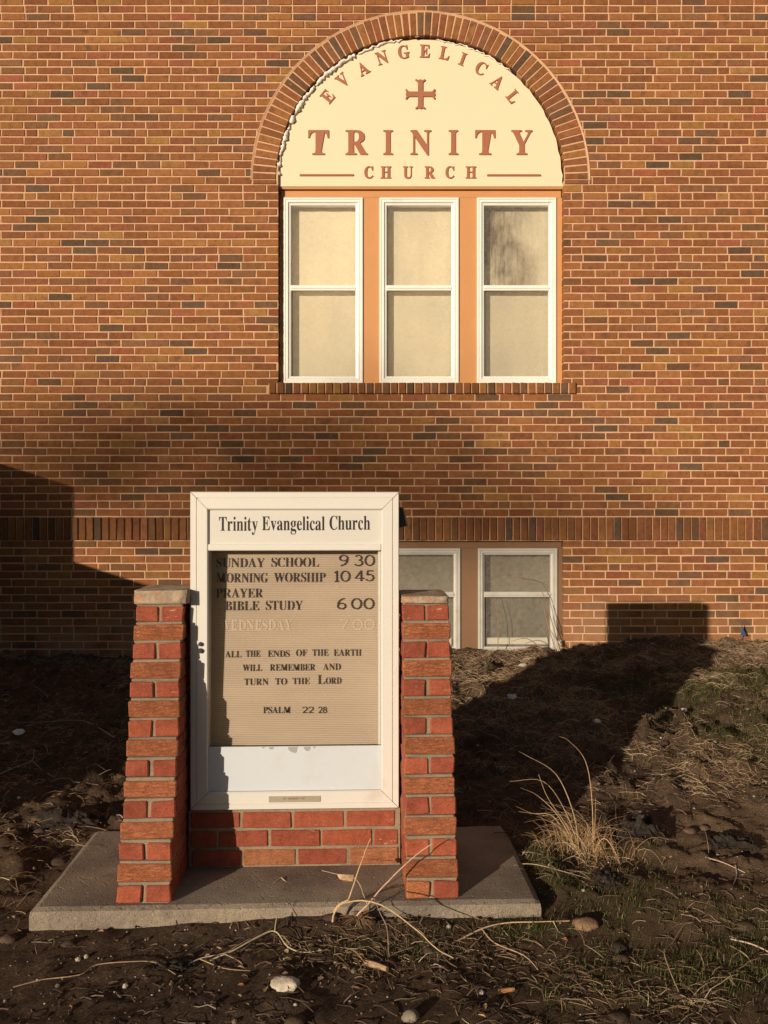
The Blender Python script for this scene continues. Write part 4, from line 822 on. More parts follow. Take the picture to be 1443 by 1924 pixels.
for n_, cx_, cz_, sx_, sz_ in ((1150, -.55, 1.95, 1.0, .40), (620, -2.6, 2.05, .8, .38), (300, 1.3, 1.55, .8, .22), (900, -6.2, 6.5, 1.7, 1.9), (500, -8.0, 4.0, 1.2, 1.5)):  # added foliage, the low clusters placed to dim the wall
    for i in range(n_):
        p = ws(R.gauss(cx_, sx_), R.gauss(cz_, sz_), TT + R.uniform(-1.2, 1.2)); d = Vector((R.gauss(0, 1), R.gauss(0, 1), R.gauss(0, 1))).normalized(); e = d.orthogonal().normalized()
        L_, W_ = R.uniform(.06, .11), R.uniform(.03, .055); c = jc((0.07, 0.08, 0.03))
        cw.f.append([cw.vert(p + d * L_, c), cw.vert(p + e * W_, c), cw.vert(p - d * L_, c), cw.vert(p - e * W_, c)])
cw.build('crown', M['leaf'], tree, tb)

# ------------------------------------------------------------------ the sign by the path: slab, piers, low wall, notice board
def loc(u, v, z=0.0): return SO + UA * u + VA * v + Vector((0, 0, z))
def on_plane(px, py, v0):
    """the local (u, z) where the sight line of a photo pixel meets the plane v = v0"""
    r = ray(px, py); d0 = (CAM - SO).dot(VA); t = (v0 - d0) / r.dot(VA); p = CAM + r * t
    return (p - SO).dot(UA), p.z
slab = MB()
su, sv, zt = 0.934, 0.785, SLAB_Z
nu, nv = 90, 38
top = {}
def edge_noise(a, s): return 0.006 * (float(fbm(a * 9, s * 3.7, 61, 3)) - 0.5)
us = np.linspace(-su, su, nu); vs = np.linspace(0, sv, nv)
for j, v in enumerate(vs):
    for i, u in enumerate(us):
        d = min(su - abs(u), v, sv - v)
        z = zt - (0.009 * max(0, 1 - d / 0.012) ** 2 if d < 0.012 else 0) + 0.004 * (float(fbm(u * 6, v * 6, 62, 3)) - 0.5)
        if d < 1e-6: z -= 0.008 * max(0.0, float(fbm(u * 13, v * 13, 64, 3)) - 0.5)
        top[i, j] = slab.vert((u + (edge_noise(v, 1) if i in (0, nu - 1) else 0), v + (edge_noise(u, 2) if j in (0, nv - 1) else 0), z))
for j in range(nv - 1):
    for i in range(nu - 1): slab.f.append([top[i, j], top[i + 1, j], top[i + 1, j + 1], top[i, j + 1]])
loopi = [(i, 0) for i in range(nu)] + [(nu - 1, j) for j in range(1, nv)] + [(i, nv - 1) for i in range(nu - 2, -1, -1)] + [(0, j) for j in range(nv - 2, 0, -1)]
prev = [top[k] for k in loopi]
for dz, out in ((0.025, 0.002), (0.06, 0.003), (0.2, 0.001)):
    cur = []
    for k in loopi:
        p = slab.v[top[k]]; ou = (-1 if k[0] == 0 else 1 if k[0] == nu - 1 else 0); ov = (-1 if k[1] == 0 else 1 if k[1] == nv - 1 else 0)
        cur.append(slab.vert((p[0] + ou * out + R.uniform(-.001, .001), p[1] + ov * out + R.uniform(-.001, .001), zt - dz)))
    for i in range(len(loopi)):
        j = (i + 1) % len(loopi); slab.f.append([prev[j], prev[i], cur[i], cur[j]])
    prev = cur
so = slab.build('concrete_slab', M['concrete'])
so.location = SO; so.rotation_euler = (0, 0, SYAW)
tag(so, 'worn grey concrete slab lying under the brick notice board', 'slab')

PB = [(0.37, 0.10, 0.055), (0.41, 0.135, 0.068), (0.32, 0.084, 0.05)]
def pier_colour(rug):
    c = R.choice(PB[:2]) if rug else R.choice((PB[0], PB[2], PB[2])); k = R.uniform(0.88, 1.12)
    if rug: c = (0.47, 0.165, 0.08)
    return (c[0] * k, c[1] * k, c[2] * k, 1.0 if rug else 0.25)
CH = 0.0717
def pier(uc, label, cap_t, cap_w, cap_shift):
    base = loc(uc, 0.03, SLAB_Z); r = empty('brick_pier', base, SYAW)
    tag(r, label, 'pier', 'brick piers flanking the notice board')
    b = MB(); m = MB(); back = 0.53
    for i in range(15):
        z0 = i * CH + 0.002; z1 = z0 + CH - 0.008; vf = 0.0185 * i + R.uniform(-.002, .002); sh = R.uniform(-.003, .003)
        rug = i % 2 == 1; segs = []; hw = 0.0985 * (1 - 0.035 * i / 14)
        first = 0.094 if rug else 0.194
        v = vf; L = first
        while v < back - 0.03:
            e = min(v + L, back); segs.append((v, e)); v = e + 0.0105; L = 0.194
        for k, (a, e) in enumerate(segs):
            if rug and k == 0:
                b.bbox(-hw + sh - .002, hw + sh + .002, a, e, z0, z1, 0.004, pier_colour(True), 0.003)
            else:
                g = 0.005 + R.uniform(-.001, .002)
                if i == 0 and uc > 0 and k == 0: cl = (0.52, 0.19, 0.08, 0.6)
                else: cl = pier_colour(False)
                b.bbox(-hw + sh, sh - g, a + R.uniform(-.002, .002), e, z0, z1, 0.005, cl, 0.003)
                b.bbox(sh + g, hw + sh, a + R.uniform(-.002, .002), e, z0, z1, 0.005, pier_colour(False), 0.003)
        m.box(-hw + 0.008 + sh, hw - 0.008 + sh, vf + 0.010, back - 0.006, z0 - 0.006, z1 + 0.0002)
        m.bbox(-hw + 0.004 + sh, hw - 0.004 + sh, vf + 0.009, back - 0.004, z1 - 0.001, z1 + 0.0095, 0.003, (1, 1, 1, 1), 0.0015)
    b.build('brickwork', M['pier_brick'], r); m.build('mortar_joints', M['grey_mortar'], r)
    # stone cap, roughly cut
    c = MB(); zc = 15 * CH + 0.003; n = 9
    x0, x1 = -cap_w / 2 + cap_shift, cap_w / 2 + cap_shift; y0, y1 = 0.0185 * 14 - 0.012, back + 0.015
    import bmesh
    bm = bmesh.new(); bmesh.ops.create_cube(bm, size=1.0)
    bmesh.ops.bevel(bm, geom=bm.edges[:], offset=0.025, segments=1, affect='EDGES')
    bmesh.ops.subdivide_edges(bm, edges=bm.edges[:], cuts=5, use_grid_fill=True)
    for v in bm.verts:
        q = v.co.copy(); d = fbm(q.x * 4 + uc * 7, q.z * 4 + q.y * 3, 71, 4, 0.6) - 0.5
        v.co = Vector((x0 + (q.x + 0.5) * (x1 - x0) + q.x * 2 * 0.010 * d, y0 + (q.y + 0.5) * (y1 - y0) + 0.016 * d, zc + (q.z + 0.5) * cap_t + 0.012 * d * (q.z + 0.5) * (cap_t / 0.055)))
    me = bpy.data.meshes.new('cap'); bm.to_mesh(me); bm.free(); me.materials.append(M['cap_stone'])
    me.polygons.foreach_set('use_smooth', [True] * len(me.polygons))
    co = bpy.data.objects.new('cap', me); COL.objects.link(co); co.parent = r
    return r
pier(-0.5345, 'left sloping brick pier with the thick rough stone cap', 0.056, 0.212, 0.008)
pier(0.532, 'right sloping brick pier with the thin flat cap, one pale brick at its foot', 0.028, 0.188, -0.004)

lw = empty('low_brick_wall', loc(0, 0.343, SLAB_Z), SYAW)
tag(lw, 'low wall of three red brick courses under the notice board', 'wall')
b = MB(); m = MB()
joints = [[454, 558, 654, 750], [409, 506, 603.7, 701], [452.8, 549.5, 648, 745]]
for i in range(3):
    z0 = i * 0.0765 + 0.006; z1 = z0 + 0.065
    js = [on_plane(p, 1580, 0.343)[0] for p in joints[i]]
    js = [js[0] - 0.206 * k for k in (2, 1)] + js + [js[-1] + 0.206]
    for a, e in zip(js, js[1:]):
        a2, e2 = max(a, -0.428), min(e, 0.428)
        if e2 - a2 < 0.03: continue
        cl = pier_colour(False) if not (i == 0 and a2 < 0.45 and R.random() < 0.6) else (0.42, 0.17, 0.085, 0.6)
        b.bbox(a2 + .005, e2 - .005, R.uniform(-.002, .002), 0.18, z0, z1, 0.004, cl, 0.002)
m.box(-0.43, 0.43, 0.006, 0.175, 0, 0.232)
b.build('brickwork', M['pier_brick'], lw); m.build('mortar_joints', M['grey_mortar'], lw)

# ---- notice board
VF = 0.335
nb = empty('notice_board', loc(0, VF, SLAB_Z + 0.232), SYAW)
tag(nb, 'white framed church notice board standing between the two brick piers', 'notice board')
ZB0 = SLAB_Z + 0.232
def bp(px, py, dv=0.0):
    u, z = on_plane(px, py, VF + dv); return u, z - ZB0
u0 = (bp(357, 1200)[0]); u1 = bp(750, 1200)[0]
z1 = (bp(357, 924)[1] + bp(750, 924)[1]) / 2; z0 = 0.004
fm = MB()
fm.ring(u0, u1, z0, z1, [(0.006, 0.125), (0.001, 0.125), (0.0, 0.006), (0.003, 0.0), (0.024, 0.0), (0.0252, 0.0035), (0.0275, 0.0035), (0.029, -0.001), (0.068, -0.001), (0.073, 0.004), (0.073, 0.11)])
fm.poly([(u0 + .006, 0.125, z0 + .006), (u0 + .006, 0.125, z1 - .006), (u1 - .006, 0.125, z1 - .006), (u1 - .006, 0.125, z0 + .006)])
fm.build('frame', M['frame_metal'], nb)
# mitre seams
for (ax, az, bx_, bz_) in ((u0, z1, u0 + .073, z1 - .073), (u1, z1, u1 - .073, z1 - .073), (u0, z0, u0 + .073, z0 + .073), (u1, z0, u1 - .073, z0 + .073)):
    ms = MB(); ms.tube([(ax * .97 + bx_ * .03, -0.0003, az * .97 + bz_ * .03), (bx_, -0.0008, bz_)], 0.0011, 0.0011, 4, (0.2, 0.13, 0.08, 1)); ms.build('mitre_seam', M['stem'], nb)
iu0, iu1 = u0 + 0.0735, u1 - 0.0735; iz0, iz1 = z0 + 0.0735, z1 - 0.0735
zr1, zr0 = bp(550, 1022)[1], bp(550, 1034.5)[1]; zl = bp(550, 1404)[1]
hp = MB(); hp.bbox(iu0, iu1, 0.011, 0.02, zr1 - 0.004, iz1, 0.001); hp.build('header_panel', M['header_white'], nb)
rl = MB(); rl.bbox(iu0, iu1, 0.0, 0.03, zr0, zr1, 0.0025); rl.build('rail', M['frame_metal'], nb)
lp_ = MB(); lp_.bbox(iu0, iu1, 0.013, 0.022, iz0, zl, 0.001)
lpo = lp_.build('lower_panel', M['lower_white'], nb)
damp = simple('damp', (0.36, 0.35, 0.33), 0.5, 0.1, 20, 0)
for px, w, h in ((509, 10, 5), (550, 20, 13), (577, 14, 8), (590, 5, 4), (494, 5, 3)):
    u, _ = bp(px, 1410); s = w / F * 3.46 / 2; hh = h / F * 3.46; pts = []
    for k in range(9):
        a = PI + PI * k / 8; pts.append((u + s * math.cos(a) * R.uniform(.8, 1.1), zl - 0.0015 + hh * math.sin(a) * R.uniform(.75, 1.1)))
    sp = MB(); sp.slab_poly(pts, 0.0118, 0.0135, 0.0002, (1, 1, 1, 1)); sp.build('damp_stain', damp, lpo)
# grooved letter panel, leaning back a little at the top
VT, VB = 0.094, 0.062
zt_, zb_ = zr1, zl - 0.006
def pv(z): return VB + (VT - VB) * (z - zb_) / (zt_ - zb_)
gr = MB(); ng = 112; hstep = (zt_ - zb_) / ng; rows = []
for i in range(ng):
    za = zb_ + i * hstep
    for dz, dv in ((0.0, 0.0), (hstep * 0.70, 0.0), (hstep * 0.74, 0.004), (hstep * 0.96, 0.004)):
        z = za + dz; rows.append((gr.vert((iu0 - .02, pv(z) + dv, z)), gr.vert((iu1 + .02, pv(z) + dv, z))))
for (a, b2), (c2, d2) in zip(rows, rows[1:]): gr.f.append([a, b2, d2, c2])
pan = gr.build('letter_panel', M['letter_board'], nb)
cg = MB(); cg.poly([(iu0, 0.024, zl + .001), (iu1, 0.024, zl + .001), (iu1, 0.024, zr0 - .001), (iu0, 0.024, zr0 - .001)])
cg.build('pane', M['clear'], nb)
wv = MB(); wv.box(iu1 - 0.012, iu1 - 0.001, 0.03, 0.058, zl, zr0); wv.build('side_trim', M['header_white'], nb)
tilt = math.atan((VT - VB) / (zt_ - zb_))
def board_word(text, x0, x1, yb, hp_, mat=None, weight=-0.022, name='letter', lift=0.0022, depth=0.10):
    _, z = bp(x0, yb, 0.08); dv = pv(z)
    ua, z = bp(x0, yb, dv); ub, _ = bp(x1, yb, dv)
    cap = hp_ / F * (3.152 + VF + dv)
    def pl(t): return (Vector((ua + t, dv - lift, z)), -tilt)
    word(text, pl, ub - ua, cap, weight, depth, mat or M['letter_brown'], pan, name, 0.10)
K_ = 466 / 455
for w in (('SUNDAY', 406.7, 496.4, 1066, 17.5), ('SCHOOL', 509.8, 598.3, 1065, 17.5), ('9', 636.6, 654, 1063.2, 20.6), ('30', 665, 703.8, 1063.2, 20.6),
          ('MORNING', 406.7, 502.5, 1094.3, 17.5), ('WORSHIP', 514.6, 610.9, 1093.5, 17.5), ('10', 627.4, 657.7, 1092.8, 20.6), ('45', 665.7, 702.6, 1092, 20.6),
          ('PRAYER', 406.2, 493.5, 1123, 17.2), ('BIBLE', 422.4, 486.2, 1146.9, 17.5), ('STUDY', 499.3, 568, 1146, 17.5), ('6', 633, 650, 1144.5, 20.6), ('00', 659.4, 703, 1144.5, 20.6),
          ('ALL', 423, 453, 1235.4, 12.4), ('THE', 461.9, 488.5, 1234.2, 12.4), ('ENDS', 503, 543.6, 1234.2, 12.4), ('OF', 556, 576.6, 1232.6, 12.4), ('THE', 586.7, 616.7, 1232.3, 12.4), ('EARTH', 626.8, 678.6, 1232.3, 12.4),
          ('WILL', 456, 491.8, 1260.8, 12.4), ('REMEMBER', 507, 592, 1260.1, 12.4), ('AND', 606.8, 639.8, 1259, 12.4),
          ('TURN', 459, 503.6, 1287.2, 12.4), ('TO', 517, 539, 1286.5, 12.4), ('THE', 549.8, 581.3, 1285.6, 12.4), ('L', 596.6, 610.3, 1285.3, 17.3), ('ORD', 612, 641, 1285, 12.4),
          ('PSALM', 494.4, 545.5, 1340.2, 12.4), ('22', 568, 589, 1339.5, 11.8), ('28', 598, 614, 1339.5, 11.8)):
    board_word(*w)
for w in (('WEDNESDAY', 413, 549, 1183.5, 18), ('7', 639, 655, 1183.5, 20), ('00', 663, 704, 1183.5, 20)):
    board_word(*w, mat=M['faded'], weight=-0.004, name='faded_letter', lift=0.0006, depth=0.02)
def head_word(text, x0, x1, yb, hp_):
    ua, z = bp(x0, yb, 0.011); ub, _ = bp(x1, yb, 0.011)
    def pl(t): return (Vector((ua + t, 0.0105, z)), 0.0)
    word(text, pl, ub - ua, hp_ / F * 3.47, -0.004, 0.03, M['letter_black'], nb, 'title_letter', 0.075)
head_word('Trinity', 411.5, 484, 997.3, 26.3); head_word('Evangelical', 492.3, 610, 996.3, 26.3); head_word('Church', 619, 695.3, 995.3, 26.3)
pq = MB(); ua, za = bp(505, 1507.5); ub, zb2 = bp(602, 1495)
pq.bbox(ua, ub, -0.004, 0.001, za, zb2, 0.001); pqo = pq.build('plaque', M['plaque'], nb)
def pq_word(text, x0, x1, yb):
    ua, z = bp(x0, yb); ub, _ = bp(x1, yb)
    def pl(t): return (Vector((ua + t, -0.0042, z)), 0.0)
    word(text, pl, ub - ua, 3.6 / F * 3.46, -0.01, 0.1, M['dark_trim'], pqo, 'engraved_letter', 0.12)
pq_word('IN', 532, 538, 1501.8); pq_word('MEMORY', 541, 563, 1501.6); pq_word('OF', 566, 573, 1501.4)
for py, rr in ((1210.0, 0.0095), (1222.5, 0.0115)):
    u, z = bp(377, py); lk = MB()
    lk.tube([(u, 0.004, z), (u, -0.010, z)], rr, rr * 0.85, 16)
    lk.tube([(u, -0.0098, z), (u, -0.0125, z)], rr * 0.55, rr * 0.5, 12)
    lk.build('lock', M['dark_metal'], nb, None, False)
lb = MB(); u, z = bp(750, 972)                        # hooded lamp on the board's right side, behind the frame
yl = 0.11
prof = [(u - 0.004, z + 0.042), (u + 0.018, z + 0.041), (u + 0.036, z - 0.037), (u - 0.004, z - 0.045)]
n0 = [lb.vert((x, yl - 0.04, zz)) for x, zz in prof]; n1 = [lb.vert((x, yl + 0.06, zz)) for x, zz in prof]
lb.f += [n0[::-1], n1]
for i in range(4): j = (i + 1) % 4; lb.f.append([n0[i], n0[j], n1[j], n1[i]])
lmp = lb.build('side_lamp', M['dark_metal'], nb)
lg = MB(); lg.f.append([lg.vert(p) for p in ((u + .0185, yl - .042, z + .042), (u + .0185, yl + .062, z + .042), (u + .0385, yl + .062, z - .036), (u + .0385, yl - .042, z - .036))])
lg.tube([(u + .019, yl - .041, z + .042), (u + .039, yl - .041, z - .037)], 0.0035, 0.004, 5)
lg.build('lens', M['grey_metal'], lmp)

# ------------------------------------------------------------------ litter, grass and soil: what nobody could count
def on_slab(x, y, m=0.0):
    u = (x - SO.x) * UA.x + (y - SO.y) * UA.y; v = (x - SO.x) * VA.x + (y - SO.y) * VA.y
    return abs(u) < 0.94 + m and -0.01 - m < v < 0.8 + m
def scatter(n, dens, x0=-3.6, x1=3.8, y0=-5.3, y1=-0.02):
    out = []
    xs = NR.uniform(x0, x1, n * 12); ys = NR.uniform(y0, y1, n * 12); d = dens(xs, ys); k = NR.uniform(0, 1, n * 12) < d
    for x, y in zip(xs[k], ys[k]):
        dd = y + 7.58
        if abs(x) > 0.50 * dd + 0.15: continue
        if on_slab(x, y): continue
        out.append((float(x), float(y)))
        if len(out) >= n: break
    return out
def strand(mb, x, y, L, lift, r, c, seg=3, curl=0.28, z0=None):
    a = R.uniform(0, 2 * PI); pts = []; z = gz(x, y) + 0.002 if z0 is None else z0
    up = lift
    for i in range(seg + 1):
        pts.append((x, y, max(z, gz(x, y) + 0.001)))
        a += R.uniform(-curl, curl); s = L / seg
        x += math.cos(a) * s * math.cos(up); y += math.sin(a) * s * math.cos(up); z += s * math.sin(up); up -= R.uniform(0.0, 0.7)
        y = min(y, -0.006)
        if on_slab(x, y, -0.02): z = max(z, SLAB_Z + 0.004)
    mb.tube(pts, r, r * 0.5, 3, c, False)
STRAW = [(0.43, 0.305, 0.18), (0.34, 0.225, 0.13), (0.25, 0.16, 0.098), (0.165, 0.108, 0.07), (0.54, 0.43, 0.29)]
s = MB()
for x, y in scatter(30000, straw_d):
    far_ = (y + 7.58) / 5
    strand(s, x, y, R.uniform(0.02, 0.10), R.uniform(-0.05, 0.7) if R.random() < .35 else R.uniform(0, 0.2), R.uniform(0.0005, 0.0013) * (0.8 + 0.4 * far_), jc(R.choices(STRAW, (2, 3, 4, 5, 1))[0]))
for x, y in scatter(5200, lambda x, y: np.clip(straw_d(x, y) ** 1.5 + 0.6 * gauss(x, y, 0.82, -3.86, .24, .16), 0, 1)):
    strand(s, x, y, R.uniform(0.05, 0.17), R.uniform(0, 0.7), R.uniform(0.0009, 0.0016), jc(R.choices(STRAW, (5, 2, 1, 0, 4))[0]), 4)
tag(s.build('straw_litter', M['straw'], None, (0, 0, 0)), kind='stuff')
s = MB()
for x, y in scatter(10000, lambda x, y: 0.22 + 0.4 * (np.asarray(fbm(x * 2.5, y * 2.5, 51, 3)) > 0.5) + 0.9 * gauss(x, y, -.12, -4.66, .42, .14) - 0.4 * gauss(x, y, 1.6, -3.7, .5, .4) - 0.2 * gauss(x, y, -1, -4.9, .6, .3)):
    strand(s, x, y, R.uniform(0.02, 0.10), R.uniform(-0.05, 0.5), R.uniform(0.0008, 0.0026), jc(R.choice(((0.10, 0.065, 0.045), (0.16, 0.1, 0.065), (0.06, 0.042, 0.03), (0.2, 0.15, 0.11))), .3), 3, 0.5)
tag(s.build('twig_litter', M['stem'], None, (0, 0, 0)), kind='stuff')
g = MB()
for x, y in scatter(36000, grass_d):
    h = R.uniform(0.014, 0.046) * (0.8 if y < -4 else 1.15); a = R.uniform(0, 2 * PI); l = R.uniform(0.3, 1.3); z = gz(x, y) - 0.002; w = R.uniform(0.0006, 0.0012)
    c = jc(R.choices(((0.075, 0.088, 0.022), (0.052, 0.066, 0.018), (0.115, 0.115, 0.035), (0.24, 0.18, 0.08)), (5, 4, 3, 1))[0], .25)
    ca, sa = math.cos(a), math.sin(a); pa, pb = -sa * w, ca * w
    p1 = (x + ca * h * l * .35, y + sa * h * l * .35, z + h * .6); p2 = (x + ca * h * l, y + sa * h * l, z + h * (1 - .3 * l))
    i0 = [g.vert((x - pa, y - pb, z), c), g.vert((x + pa, y + pb, z), c), g.vert((p1[0] + pa * .8, p1[1] + pb * .8, p1[2]), c), g.vert((p1[0] - pa * .8, p1[1] - pb * .8, p1[2]), c), g.vert(p2, c)]
    g.f += [[i0[0], i0[1], i0[2], i0[3]], [i0[3], i0[2], i0[4]]]
tag(g.build('grass', M['grass'], None, (0, 0, 0)), kind='stuff')
lf = MB()
def leaf(mb, x, y, L, c, lift=0.004):
    a = R.uniform(0, 2 * PI); t = R.uniform(-.5, .5); z = gz(x, y) + lift; ca, sa = math.cos(a), math.sin(a); w = L * R.uniform(.25, .5); cu = L * R.uniform(.05, .3)
    pr = ((-.5, 0, 0), (-.2, .5, 1), (.25, .4, .8), (.5, 0, .2), (.25, -.4, R.uniform(.3, 1)), (-.2, -.5, .8))
    mid = [mb.vert((x, y, z), c)]
    ring = [mb.vert((x + (u * L) * ca - (v * w) * sa, y + (u * L) * sa + (v * w) * ca, z + k * cu + t * v * w), c) for u, v, k in pr]
    for i in range(6): mb.f.append([mid[0], ring[i], ring[(i + 1) % 6]])
for x, y in scatter(3600, lambda x, y: np.clip(0.10 + 1.0 * gauss(x, y, -.15, -4.65, .45, .16) + 0.55 * gauss(x, y, -2.1, -2.4, 1.2, 1.0) + 0.3 * gauss(x, y, 1.2, -.3, 1.5, .3) + 0.25 * gauss(x, y, .8, -3.9, .5, .3), 0, 1)):
    leaf(lf, x, y, R.uniform(0.008, 0.034), jc(R.choices(((0.16, 0.095, 0.055), (0.26, 0.16, 0.09), (0.09, 0.058, 0.04), (0.38, 0.26, 0.16), (0.30, 0.14, 0.07)), (5, 4, 4, 2, 1))[0]))
tag(lf.build('leaf_litter', M['leaf'], None, (0, 0, 0)), kind='stuff')
pb = MB()
for x, y in scatter(4200, lambda x, y: np.clip(0.25 + 0.7 * gauss(x, y, -1.0, -4.8, .8, .35) + .2 * gauss(x, y, 1.5, -4, .8, .5), 0, 1)):
    r = R.uniform(0.0015, 0.0045) if R.random() < .93 else R.uniform(.006, .011)
    c = jc(R.choices(((0.11, 0.075, 0.05), (0.2, 0.15, 0.11), (0.42, 0.37, 0.31)), (6, 3, 2))[0])
    pb.blob((x, y, gz(x, y) + r * .3), r, (1, R.uniform(.7, 1.1), R.uniform(.5, .9)), R.randint(0, 99), 1, .35, 1.5, c)
tag(pb.build('pebbles', M['soil_bits'], None, (0, 0, 0)), kind='stuff')
cd = MB()
for x, y in scatter(420, lambda x, y: np.clip(0.1 + 0.6 * np.clip((y + 4.6) / .8, 0, 1) * (x < 0.1) + .25 * gauss(x, y, 1.0, -2.8, 1, .6), 0, 1), y1=-.3):
    r = R.uniform(.008, .03)
    cd.blob((x, y, gz(x, y) + r * .1), r, (1.2, 1.0, .6), R.randint(0, 99), 2, .6, 1.8, jc(R.choice(((0.075, 0.05, 0.035), (0.11, 0.072, 0.048), (0.05, 0.036, 0.027)))))
tag(cd.build('soil_clods', M['soil_bits'], None, (0, 0, 0), True), kind='stuff')

# ------------------------------------------------------------------ single plants, twigs, stones and scraps
DRY = (0.5, 0.35, 0.21)
# dry bunch grass right of the slab
bp0 = at(1105, 1600); cl = empty('dry_grass_clump', bp0)
tag(cl, 'tall dry tan grass clump arching beside the concrete slab', 'grass clump')
def stalks(name, n, hmin, hmax, spread, bias, rr, colr=DRY):
    m_ = MB()
    for i in range(n):
        a = R.uniform(0, 2 * PI); r0 = abs(R.gauss(0, spread)); x0, y0 = bp0.x + r0 * math.cos(a), bp0.y + r0 * math.sin(a) * .7
        h = R.uniform(hmin, hmax); out = R.uniform(.4, 1.7) * h; aa = R.gauss(bias, 1.2); ca, sa = math.cos(aa), math.sin(aa)
        p0 = Vector((x0, y0, gz(x0, y0) - .005)); 
        pts = [p0, p0 + Vector((ca * out * .12, sa * out * .12, h * .42)), p0 + Vector((ca * out * .45, sa * out * .45, h * .85)), p0 + Vector((ca * out, sa * out, h * R.uniform(.75, 1.05)))]
        m_.tube(curve_pts(pts, 4), rr, rr * .35, 4, jc(colr, .3), False)
    o = m_.build(name, M['stem'], cl, bp0)
    if name == 'short_blades': tag(o, kind='stuff')
stalks('stalks', 26, .05, .20, .06, 2.5, .0012, (0.46, 0.32, 0.19)); stalks('short_blades', 330, .015, .12, .13, 1.6, .0009, (0.42, 0.26, 0.14))
m_ = MB(); dd = bp0.y + 7.58
for chain in (((1088, 1600), (1078, 1530), (1045, 1455), (990, 1420), (975, 1412)), ((1090, 1595), (1060, 1520), (1020, 1468), (958, 1468)), ((1085, 1600), (1050, 1535), (1010, 1495), (978, 1480)), ((1112, 1600), (1112, 1500), (1100, 1430), (1070, 1393), (1050, 1383)),
              ((1082, 1600), (1040, 1535), (1000, 1528), (970, 1515)), ((1085, 1605), (1050, 1555), (1020, 1540), (985, 1545)), ((1110, 1580), (1135, 1575), (1160, 1610), (1172, 1658)), ((1080, 1600), (1070, 1560), (1030, 1500), (1012, 1455)), ((1115, 1585), (1118, 1545), (1119, 1500))):
    q = [P(px, py, dd - 0.06 * k + R.uniform(-.02, .02)) for k, (px, py) in enumerate(chain)]; q[0] = Vector((q[0].x, bp0.y + R.uniform(-.03, .03), gz(q[0].x, bp0.y) - .004))
    m_.tube(curve_pts(q, 5), .0024, .0009, 5, jc(DRY, .15), False)
m_.build('long_stem', M['stem'], cl, bp0)
# uprooted dead plant lying against the slab's front edge
rp = at(685, 1742); dp = empty('dead_plant', rp)
tag(dp, 'dead plant with long pale stems lying over the front edge of the slab', 'plant')
def stem(name, chain, r0, r1, parent, origin, c=(0.55, 0.38, 0.23)):
    """chain of (px, py, distance)"""
    m_ = MB(); q = curve_pts([P(*k) for k in chain], 5)
    q = [Vector((p.x + R.uniform(-.001, .001), p.y, p.z + R.uniform(-.001, .001))) for p in q]
    m_.tube(q, r0, r1, 6, jc(c, .12)); return m_.build(name, M['stem'], parent, origin)
stem('stem', ((668, 1722, 3.10), (690, 1700, 3.09), (730, 1655, 3.12), (780, 1608, 3.14), (812, 1585, 3.145)), .0035, .0016, dp, rp)
stem('stem', ((655, 1690, 3.13), (672, 1640, 3.15), (690, 1590, 3.17), (697, 1575, 3.18)), .0028, .0012, dp, rp)
stem('stem', ((625, 1722, 3.08), (640, 1700, 3.06), (680, 1692, 3.05), (725, 1705, 3.0), (780, 1745, 2.93), (820, 1782, 2.86), (852, 1800, 2.83)), .003, .0016, dp, rp)
stem('stem', ((625, 1732, 3.09), (632, 1705, 3.08), (655, 1690, 3.07)), .004, .003, dp, rp)
stem('stem', ((690, 1700, 3.06), (672, 1655, 3.14), (655, 1648, 3.2), (605, 1636, 3.26)), .0018, .001, dp, rp)
rt = MB()
for i in range(26):
    a = R.uniform(0, 2 * PI); p0 = rp + Vector((-.02, 0.0, .02)); L = R.uniform(.03, .09); e = p0 + Vector((math.cos(a) * L, -abs(math.sin(a)) * L * .6, R.uniform(-.02, .06)))
    rt.tube(curve_pts([p0, (p0 + e) / 2 + Vector((0, 0, .012)), e], 3), .003, .001, 4, jc((0.2, 0.12, 0.07), .3), False)
rt.blob(rp + Vector((0, .01, .02)), .03, (1.2, .8, .8), 4, 2, .6, 2.5, (0.12, 0.075, 0.05, 1)); rt.build('root', M['stem'], dp, rp)
wl = MB(); q = P(648, 1648, 3.19); a_ = [wl.vert(q + Vector(v), (0.5, 0.34, 0.22, 1)) for v in ((-.03, 0, .012), (.0, -.01, .014), (.032, 0, .008), (.03, .0, -.016), (.0, -.012, -.012), (-.02, 0, -.008))]; wl.f.append(a_); wl.build('dry_leaf', M['leaf'], dp, rp)

GT = 'fallen twigs on the bare soil'
def twig(label, chain, r0, r1, c=(0.36, 0.25, 0.16), side=()):
    pts = [at(px, py) + Vector((0, 0, r0 + dz)) for px, py, dz in chain]
    o0 = pts[0]; m_ = MB(); m_.tube(curve_pts(pts, 5), r0, r1, 6, jc(c, .1))
    o = m_.build('fallen_twig', M['stem'], None, o0)
    tag(o, label, 'twig', GT)
    for ch_ in side:
        k = MB(); k.tube(curve_pts([at(px, py) + Vector((0, 0, r1 + dz)) for px, py, dz in ch_], 4), r0 * .7, r1 * .7, 5, jc(c, .1)); k.build('side_shoot', M['stem'], o, o0)
twig('long thin twig curving across the bare soil in front of the slab corner', ((25, 1856, 0), (80, 1842, 0), (150, 1835, .004), (180, 1820, .01), (240, 1815, .012), (290, 1815, .01), (330, 1832, 0)), .0022, .0012)
twig('pale forked twig in the mulch above the white rock', ((395, 1806, 0), (440, 1792, .01), (480, 1775, .02), (516, 1767, .03), (540, 1785, .01), (570, 1791, 0), (605, 1789, .004)), .003, .0018, (0.5, 0.38, 0.26), side=[((516, 1767, .03), (519, 1755, .05), (523, 1746, .06))])
